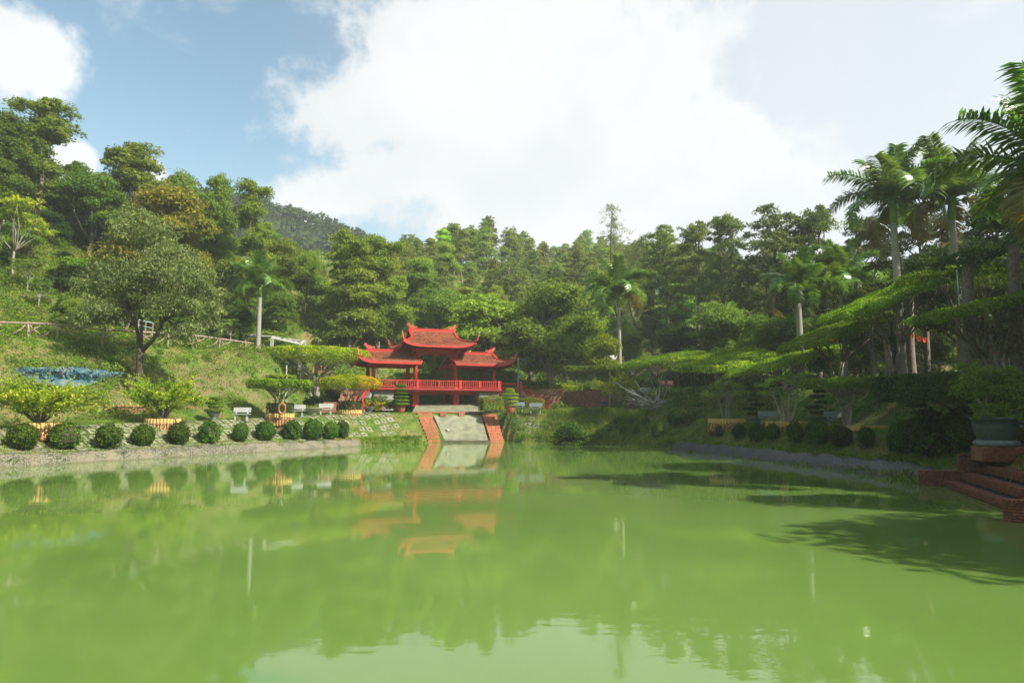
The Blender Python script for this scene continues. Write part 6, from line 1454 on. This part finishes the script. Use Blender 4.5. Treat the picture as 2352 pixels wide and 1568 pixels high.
# ------------------------------------------------------------------ trees
TT = [ # kind, px, Y, top, label, variant, wide, leaf material, colour
 ('tall', 85, 86, 232, 'tallest tree at the upper left, layered crown against the sky', 0, 1.35, 'leaf_tall', (.9, .9, .9)),
 ('tall', -10, 80, 262, 'dark tree cut by the left picture edge', 1, 1.1, 'leaf_mid', (.7, .75, .7)),
 ('tall', 285, 92, 328, 'full crowned green tree second from the left skyline', 2, 1.35, 'leaf_tall', (1, 1, 1)),
 ('broad', 365, 84, 440, 'tree with yellow tipped crown in front of the second skyline tree', 1, 1.1, 'leaf_yellow', (1, 1, 1)),
 ('broad', 405, 106, 392, 'small crown rising behind the yellow tipped tree', 2, .8, 'leaf_tall', (.8, .8, .8)),
 ('tall', 487, 98, 404, 'tall loose tree left of the far hill crest', 1, .8, 'leaf_tall', (.95, .95, .9)),
 ('tall', 568, 94, 420, 'tall tree overlapping the far hill, right of its loose neighbour', 0, .8, 'leaf_tall', (1.05, 1.05, 1)),
 ('tall', 160, 92, 370, 'tree in the gap between the two tallest left trees', 2, 1.0, 'leaf_mid', (.7, .8, .7)),
 ('broad', 200, 88, 400, 'dark broad tree under the white cloud gap', 0, 1.2, 'leaf_mid', (.7, .75, .7)),
 ('broad', 430, 88, 560, 'tree with orange flushed right side above the spreading tree', 2, .9, 'leaf_yellow', (.9, .9, .9)),
 ('broad', 640, 100, 560, 'green tree right of the white trunked palm', 1, .9, 'leaf_tall', (1, 1, 1)),
 ('broad', 700, 106, 575, 'tree behind the pergola with forked trunk', 2, 1.1, 'leaf_tall', (.95, 1, .95)),
 ('tall', 800, 98, 535, 'large olive green tree with pale trunk left of the pavilion', 2, 1.15, 'leaf_tall', (1.15, 1.1, 1)),
 ('tall', 868, 104, 548, 'olive tree just behind the large one left of the pavilion', 0, 1.1, 'leaf_tall', (1.1, 1.1, 1)),
 ('broad', 560, 84, 712, 'glossy dark tree hiding the lower palm trunk on the left hill', 0, .8, 'leaf_dark', (1.1, 1.2, 1)),
 ('light', 1115, 100, 655, 'round bright green tree directly behind the pavilion roof', 0, 1.25, 'leaf_round', (1.05, 1.05, 1)),
 ('broad', 1283, 96, 655, 'green tree with leaning trunk right of the pavilion', 1, 1.2, 'leaf_round', (.75, .85, .75)),
 ('broad', 1210, 104, 690, 'dark green tree between the round bright tree and the leaning one', 0, 1.0, 'leaf_mid', (.8, .9, .8)),
 ('casuarina', 1428, 120, 478, 'wispy bent tree rising above the ridge skyline', 0, 1.4, 'leaf_pine', (1.3, 1.25, 1.2)),
 ('casuarina', 1465, 118, 560, 'soft feathery tree below the wispy one', 0, 2.2, 'leaf_pine', (1.2, 1.2, 1.1)),
 ('pine', 1530, 104, 525, 'pine at the dip in the skyline right of the wispy tree', 0, 1.2, None, (1.2, 1.2, 1)),
 ('pine', 1600, 98, 515, 'round topped pine with forked trunk in the right forest', 1, 1.2, None, (1.3, 1.25, 1)),
 ('pine', 1675, 92, 494, 'highest pine left of the right palms', 2, 1.1, None, (1, 1, .9)),
 ('pine', 1790, 86, 488, 'wide dark pine behind the leftmost right bank palm', 0, 1.3, None, (.9, .9, .9)),
 ('pine', 1880, 84, 482, 'pine behind the two left palms', 1, 1.2, None, (.9, .9, .9)),
 ('pine', 2010, 78, 500, 'dark pine behind the tallest palm', 2, 1.2, None, (.75, .75, .75)),
 ('pine', 2130, 70, 470, 'dark pine between the tallest and the yellowed palm', 0, 1.2, None, (.75, .75, .75)),
 ('tall', 2300, 62, 460, 'dark tree filling the right edge behind the near palm', 1, 1.0, 'leaf_dark', (.9, .9, .9)),
 ('tall', 2400, 56, 430, 'dark leafy tree beyond the right edge', 2, 1.0, 'leaf_dark', (.9, .9, .9)),
 ('broad', 2210, 58, 560, 'dark broad tree behind the high canopies', 0, 1.1, 'leaf_dark', (1, 1, 1)),
 ('broad', 1400, 84, 775, 'bright small tree behind the lone far palm trunk', 1, .8, 'leaf_lime', (.7, .75, .8)),
 ('broad', 1650, 84, 690, 'spreading green tree behind the bright canopy', 2, 1.1, 'leaf_mid', (1.0, 1.1, 1)),
 ('broad', 1560, 88, 745, 'rounded dark bush like tree above the second canopy', 0, 1.1, 'leaf_dark', (1.1, 1.2, 1.1)),
 ('broad', 1745, 78, 730, 'small rounded tree left of the lit grey palm trunk', 1, .8, 'leaf_mid', (.9, 1, .9)),
 ('broad', 2030, 66, 640, 'dense green tree between the palm trunks at right', 1, 1.1, 'leaf_mid', (.8, .9, .8)),
 ('young', 30, 72, 455, 'thin pale stemmed tree with lime green crown at the left edge', 0, 1.0, 'leaf_lime', (.9, .9, 1)),
 ('tall', 960, 118, 600, 'dark mixed tree behind the left pavilion roof', 1, 1.1, 'leaf_mid', (.9, 1, .9)),
 ('broad', 1030, 112, 660, 'low green tree behind the top pavilion roof', 2, 1.1, 'leaf_mid', (1, 1.1, 1)),
 ('broad', 905, 108, 705, 'shrubby green tree left of the top pavilion roof', 0, 1.0, 'leaf_mid', (1.1, 1.1, 1)),
 ('broad', 250, 76, 640, 'low leafy tree on the slope left of the spreading tree', 1, .8, 'leaf_mid', (.8, .9, .8)),
]
for (kd, px, Y, top, lab, v, wd, lf, colr) in TT: tree_px(kd, px, Y, top, lab, v=v, wide=wd, leaf=lf, color=colr)
# the spreading tree with silvery small leaves and dark trunk
p = stand(318, 59.5); tree('hero', p.x, p.y, at(318, 488, 59.5).z - p.z, 'spreading tree with small silvery leaves and a dark forked trunk on the left bank', rz=0, z=p.z, wide=.76)
SKL = np.array([(300, 420), (560, 610), (640, 580), (700, 600), (760, 620), (880, 570), (900, 556), (960, 548), (1040, 522), (1100, 506), (1170, 520), (1250, 508), (1330, 530), (1400, 552), (1480, 566), (1540, 540), (1700, 512), (1800, 500), (2000, 490), (2352, 480)], float)
def cap(x, Y, ht):
    z = h1(x, Y); f = Y * math.cos(PITCH); px = 1176 + 1568 * x / f; lim = at(px, np.interp(px, SKL[:, 0], SKL[:, 1]) + rnd.uniform(-14, 22), Y).z
    return min(ht, lim - z)
# forest filling the slopes behind (nothing in the picture tells most of these apart)
placed = [(o.location.x, o.location.y) for o in col.objects if o.type == 'EMPTY' and o.get('category') in ('tree', 'palm')]
def free(x, y, dmin): return all((x - a) ** 2 + (y - b) ** 2 > dmin * dmin for a, b in placed)
cnt = 0; tries = 0
while cnt < 205 and tries < 9000:
    tries += 1; Y = rnd.uniform(104, 192); px = rnd.uniform(560, 1800); x = (px - 1176) / 1568 * Y
    if not free(x, Y, 4.6): continue
    if px < 800 and Y > 150: continue
    kd = 'pine' if (Y > 128 and px > 850 and rnd.random() < .8) else rnd.choice(['broad', 'tall', 'broad', 'pine']); v = rnd.randrange(3)
    ht = {'pine': rnd.uniform(11, 16), 'broad': rnd.uniform(6, 9.5), 'tall': rnd.uniform(9, 13)}[kd]
    ht = cap(x, Y, ht)
    if ht < 4: continue
    lab, grp = ('pine among the forest on the slope behind the pavilion', 'pines of the forest slope') if kd == 'pine' else ('leafy tree among the forest on the slope behind the pavilion', 'leafy trees of the forest slope')
    g = rnd.uniform(1.2, 1.9); tree(kd, x, Y, ht, lab, 'forest_tree', 'tree', grp, v, color=(g * rnd.uniform(.9, 1.15), g, g * .9), wide=rnd.uniform(.95, 1.3)); placed.append((x, Y)); cnt += 1
cnt = 0; tries = 0
while cnt < 85 and tries < 5000:
    tries += 1; Y = rnd.uniform(60, 150); px = rnd.uniform(1480, 2500); x = (px - 1176) / 1568 * Y
    if not free(x, Y, 4.8): continue
    if px < 1700 and Y < 78: continue
    kd = rnd.choice(['pine', 'broad', 'tall']); lab, grp = 'tree of the shaded wood behind the right bank canopies', 'trees of the right wood'
    ht = {'pine': rnd.uniform(9, 13), 'broad': rnd.uniform(6, 9), 'tall': rnd.uniform(8, 12)}[kd]
    ht = cap(x, Y, ht)
    if ht < 4: continue
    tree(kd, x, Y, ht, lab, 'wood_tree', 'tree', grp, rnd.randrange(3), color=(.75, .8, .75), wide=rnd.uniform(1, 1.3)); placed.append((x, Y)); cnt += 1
cnt = 0; tries = 0
while cnt < 50 and tries < 3000:
    tries += 1; Y = rnd.uniform(88, 135); px = rnd.uniform(-160, 700); x = (px - 1176) / 1568 * Y
    if not free(x, Y, 5.0): continue
    kd = rnd.choice(['broad', 'tall', 'broad']); ht = rnd.uniform(6, 9.5) if kd == 'broad' else rnd.uniform(8, 11)
    if px > 330: ht *= .8
    tree(kd, x, Y, ht, 'tree of the wooded left hill behind the skyline trees', 'hill_tree', 'tree', 'trees of the left hill', rnd.randrange(3), color=(.8, .88, .8), wide=rnd.uniform(1, 1.3)); placed.append((x, Y)); cnt += 1
cnt = 0; tries = 0
while cnt < 60 and tries < 3000:
    tries += 1; Y = rnd.uniform(66, 104); px = rnd.uniform(-20, 640); x = (px - 1176) / 1568 * Y
    if float(sdist(np.array([x]), np.array([Y]))[0]) < 22.5 or not free(x, Y, 3.0): continue
    kd = rnd.choice(['shrub', 'shrub', 'broad', 'young']); ht = {'shrub': rnd.uniform(1.6, 3.6), 'broad': rnd.uniform(3.5, 6), 'young': rnd.uniform(3, 5)}[kd]; g = rnd.uniform(.8, 1.3)
    tree(kd, x, Y, ht, 'shrub or small tree scattered on the green slope above the log fence', 'hill_shrub', 'shrub', 'shrubs and small trees above the log fence', rnd.randrange(3), color=(g, g, g), wide=rnd.uniform(1, 1.4), leaf=rnd.choice(['leaf_mid', 'leaf_cover', 'leaf_dark', 'leaf_mid'])); placed.append((x, Y)); cnt += 1
# trees that stand outside the frame on the right bank and throw its shade
for i, (x, y, ht, kd) in enumerate([(25, 17, 13, 'tall'), (30, 23, 15, 'tall'), (35, 27, 16, 'broad'), (27, 9, 14, 'broad'), (39, 34, 17, 'tall'), (34, 16, 16, 'broad'), (42, 26, 18, 'tall'), (31, 30, 14, 'broad'), (22, 10, 10, 'tall'), (44, 40, 15, 'tall'), (36, 8, 16, 'tall')]):
    tree(kd, x, y, ht, 'tall dark tree on the bank just outside the right edge', 'tree', 'tree', 'trees beside the right picture edge', i, z=max(1.4, h1(x, y)), wide=1.25, leaf='leaf_dark')

# ------------------------------------------------------------------ undergrowth and grass: nobody could count these
def slope_pts(rg, k, x0, x1, y0, y1, cond):
    X = rg.uniform(x0, x1, k); Y = rg.uniform(y0, y1, k); d = sdist(X, Y); m_ = cond(X, Y, d); return X[m_], Y[m_], d[m_]
rg = np.random.default_rng(21)
def undergrowth(name, label, X, Y, size, per, hgt, mat_, rad=(.5, 1.3)):
    Z = H(X, Y); k = len(X); r = rg.uniform(*rad, k); q = nrm(rg.normal(0, 1, (k, per, 3))); q[..., 2] = np.abs(q[..., 2])
    P = np.stack([X, Y, Z], 1)[:, None] + q * (r[:, None, None] * np.array([1, 1, hgt])) * rg.uniform(.6, 1.05, (k, per, 1))
    o = mobj(name, qmesh(name, leaves(rg, P.reshape(-1, 3), nrm(q.reshape(-1, 3) + [0, 0, .5]), size, .55, .7), mat_)); return tag(o, label, 'undergrowth', None, 'stuff')
X, Y, d = slope_pts(rg, 4700, -75, 80, 92, 190, lambda X, Y, d: (np.abs(X / Y) < .85) & (rg.random(len(X)) < .42))
undergrowth('forest_undergrowth', 'leafy undergrowth between the trunks of the forest slope', X, Y, .42, 44, 1.0, 'leaf_mid', (.9, 2.2))
X, Y, d = slope_pts(rg, 2600, 12, 70, 58, 95, lambda X, Y, d: (d > 19) & (rg.random(len(X)) < .32))
undergrowth('wood_undergrowth', 'dark leafy undergrowth of the right wood', X, Y, .34, 44, 1.0, 'leaf_dark', (.7, 1.7))
X, Y, d = slope_pts(rg, 4300, -75, -22, 55, 112, lambda X, Y, d: (masks(X, Y, d) > .3) & (d > 15) & (X / Y > -.82) & (rg.random(len(X)) < .7 * np.clip((d - 14) / 16, .12, 1)))
undergrowth('hill_undergrowth', 'mixed bushes and weeds covering the upper left hill', X, Y, .26, 46, .85, 'leaf_cover', (.4, 1.3))
q_ = [at(px, py, 50.0 + 5.5 * (px - 30) / 236) for px in range(26, 275, 9) for py in (float(np.interp(px, [30, 160, 266], [836, 836, 848])) + rg.uniform(-7, 1), float(np.interp(px, [30, 90, 185, 266], [858, 888, 896, 868])) + rg.uniform(-2, 8))]
k_ = len(q_); q_ = np.array([v_[:] for v_ in q_]); rr_ = nrm(rg.normal(0, 1, (k_, 40, 3))) * rg.uniform(.3, .55, (k_, 1, 1)) * np.array([1.3, .8, .8]); P = q_[:, None] + rr_
tag(mobj('wall_creeper', qmesh('wall_creeper', leaves(rg, P.reshape(-1, 3), nrm(rr_.reshape(-1, 3) + [0, -.3, .5]), .2, .55, .6), 'leaf_mid')), 'creeper hanging over the edges of the painted relief wall', 'creeper', None, 'stuff')
X, Y, d = slope_pts(rg, 900, -60, -24, 48, 92, lambda X, Y, d: (masks(X, Y, d) > .3) & (d > 9.5) & (d < 22) & (X / Y > -.8) & (rg.random(len(X)) < .65))
undergrowth('slope_bushes', 'small weeds and bushes dotted over the left bank slope', X, Y, .2, 60, .8, 'leaf_mid', (.25, .75))
X, Y, d = slope_pts(rg, 3000, -26, 14, 90, 104, lambda X, Y, d: (rg.random(len(X)) < .4) & ~((np.abs((X - PO.x)) < 7) & (Y < 97)))
undergrowth('garden_shrubs', 'shrubs and creepers right behind the pavilion', X, Y, .3, 44, 1.1, 'leaf_mid', (.6, 1.5))
def cover(name, label, X, Y, size, lift, mat_, per=7, spread=.22, up=1.2):
    Z = H(X, Y); k = len(X); off = rg.normal(0, spread, (k, per, 3)); off[..., 2] = np.abs(off[..., 2]) * lift; P = np.stack([X, Y, Z], 1)[:, None] + off
    o = mobj(name, qmesh(name, leaves(rg, P.reshape(-1, 3), nrm(rg.normal(0, .5, (k * per, 3)) + [0, 0, up]), size, .55, .5), mat_)); return tag(o, label, 'ground cover', None, 'stuff')
X, Y, d = slope_pts(rg, 33000, -70, -18, 42, 96, lambda X, Y, d: (masks(X, Y, d) > .15) & (d > 8.6) & (X / Y > -.8) & (rg.random(len(X)) < .55 + .45 * (np.sin(X * .9) * np.sin(Y * .7) > 0) - .62 * np.clip(1 - np.abs(d - 12) / 4.5, 0, 1)))
cover('slope_creeper', 'creeping green weeds on the left slope', X, Y, .2, 1.3, 'leaf_cover', 8, .24)
X, Y, d = slope_pts(rg, 16000, 3, 45, 26, 88, lambda X, Y, d: (d > 7.5) & (d < 24) & (X / Y < .82))
cover('right_slope_cover', 'ground cover on the shaded slope of the right bank', X, Y, .17, .7, 'leaf_dark', 7, .24)  # dark leaves that also carry the slope's deep shade in their colour
def grass(name, label, X, Y, hgt, blades, mat_, wid=.018, spread=.09, sway=.35):
    Z = H(X, Y); k = len(X); b = rg.normal(0, spread, (k, blades, 2)); base = np.stack([X[:, None] + b[..., 0], Y[:, None] + b[..., 1], np.repeat(Z[:, None], blades, 1) - .03], -1)
    hh = hgt[:, None] * rg.uniform(.6, 1.15, (k, blades)); dr = rg.normal(0, sway, (k, blades, 2)) * hh[..., None]; th = rg.uniform(0, math.pi, (k, blades)); w_ = np.stack([np.cos(th), np.sin(th), th * 0], -1) * wid
    mid = base + np.stack([dr[..., 0] * .35, dr[..., 1] * .35, hh * .6], -1); tip = base + np.stack([dr[..., 0], dr[..., 1], hh], -1)
    V = np.stack([base - w_, base + w_, mid + w_ * .8, tip, mid - w_ * .8], 2)
    keep = ~((np.abs((X - PO.x) * PX2[0] + (Y - PO.y) * PX2[1] - 1.3) < 4.3) & ((X - PO.x) * PY2[0] + (Y - PO.y) * PY2[1] > -12.3) & (Y < 84)); V = V[keep]
    o = mobj(name, qmesh(name, V.reshape(-1, 3), mat_, None, 5)); return tag(o, label, 'grass', None, 'stuff')
X, Y, d = slope_pts(rg, 42000, -36, 4, 36, 90, lambda X, Y, d: (d > 1.15) & (d < 9) & (rg.random(len(X)) < .8))
grass('bank_grass', 'short grass between the pavers of the left bank', X, Y, rg.uniform(.07, .2, len(X)), 6, 'leaf_grass', .02, .12)
X, Y, d = slope_pts(rg, 20000, 4, 24, 24, 84, lambda X, Y, d: (d > .9) & (d < 9.5))
grass('right_bank_grass', 'rough grass on the right bank', X, Y, rg.uniform(.1, .26, len(X)), 6, 'leaf_grass', .018, .12)
X, Y, d = slope_pts(rg, 26000, -1, 15, 60, 86, lambda X, Y, d: (d > .4) & (d < 9.8) & ((np.hypot(X - 9.0, Y - 76) < 6.0) | (rg.random(len(X)) < .12)))
grass('tall_grass', 'tall green grass below the right brick wall', X, Y, rg.uniform(.3, .75, len(X)), 6, 'leaf_grass', .022, .12, .3)
X, Y, d = slope_pts(rg, 22000, -22, 17, 60, 80, lambda X, Y, d: (d > -.25) & (d < 1.3) & ((X > -15)) & ~((X > -5.6) & (X < -1.6) & (d < 1)))
grass('shore_grass', 'matted grass overhanging the water at the far shore', X, Y, rg.uniform(.15, .4, len(X)), 6, 'leaf_grass', .022, .15, .8)
pts_ = resample(np.array(right_k), .25); k_ = len(pts_)
X = np.concatenate([offset_pt(i, dd_, pts_)[:1] for i in range(k_) for dd_ in (rg.uniform(-.1, .3), rg.uniform(.9, 1.5))]); Yv = np.concatenate([offset_pt(i, dd_, pts_)[1:] for i in range(k_) for dd_ in (rg.uniform(-.1, .3), rg.uniform(.9, 1.5))])
pts2 = resample(np.array(left_k), .5); k2_ = len(pts2); sel_ = [i for i in range(k2_) if rg.random() < .3]
Xl = np.array([offset_pt(i, rg.uniform(.1, 1.1), pts2) for i in sel_ for _ in range(3)]); Xl = Xl + rg.normal(0, .12, Xl.shape)
grass('kerb_tufts', 'grass tufts and weeds growing out of the left stone kerb', Xl[:, 0], Xl[:, 1], rg.uniform(.15, .42, len(Xl)), 12, 'leaf_grass', .02, .14, .8)
grass('kerb_weeds', 'weeds hanging over the right kerb', X, Yv, rg.uniform(.2, .4, len(X)), 14, 'leaf_grass', .02, .2, .9)

# ------------------------------------------------------------------ haze
HZ = .00042
mb = MB().box((-60, 200, 30), (1500, 1200, 300)); hzb = mb.build('haze', 'red_paint'); hzb.data.materials.clear()
m = bpy.data.materials.new('haze_air'); m.use_nodes = True; m.node_tree.nodes.clear(); n = N(m.node_tree); out = n.new('ShaderNodeOutputMaterial'); pv = n.new('ShaderNodeVolumePrincipled')
pv.inputs['Color'].default_value = (.93, .96, 1, 1); pv.inputs['Density'].default_value = HZ; pv.inputs['Anisotropy'].default_value = .2; n.l.new(pv.outputs[0], out.inputs['Volume'])
hzb.data.materials.append(m); tag(hzb, kind='stuff'); hzb.location = (0, 0, 0)
for v_ in hzb.data.vertices: v_.co.z = -4 if v_.co.z < 0 else 125
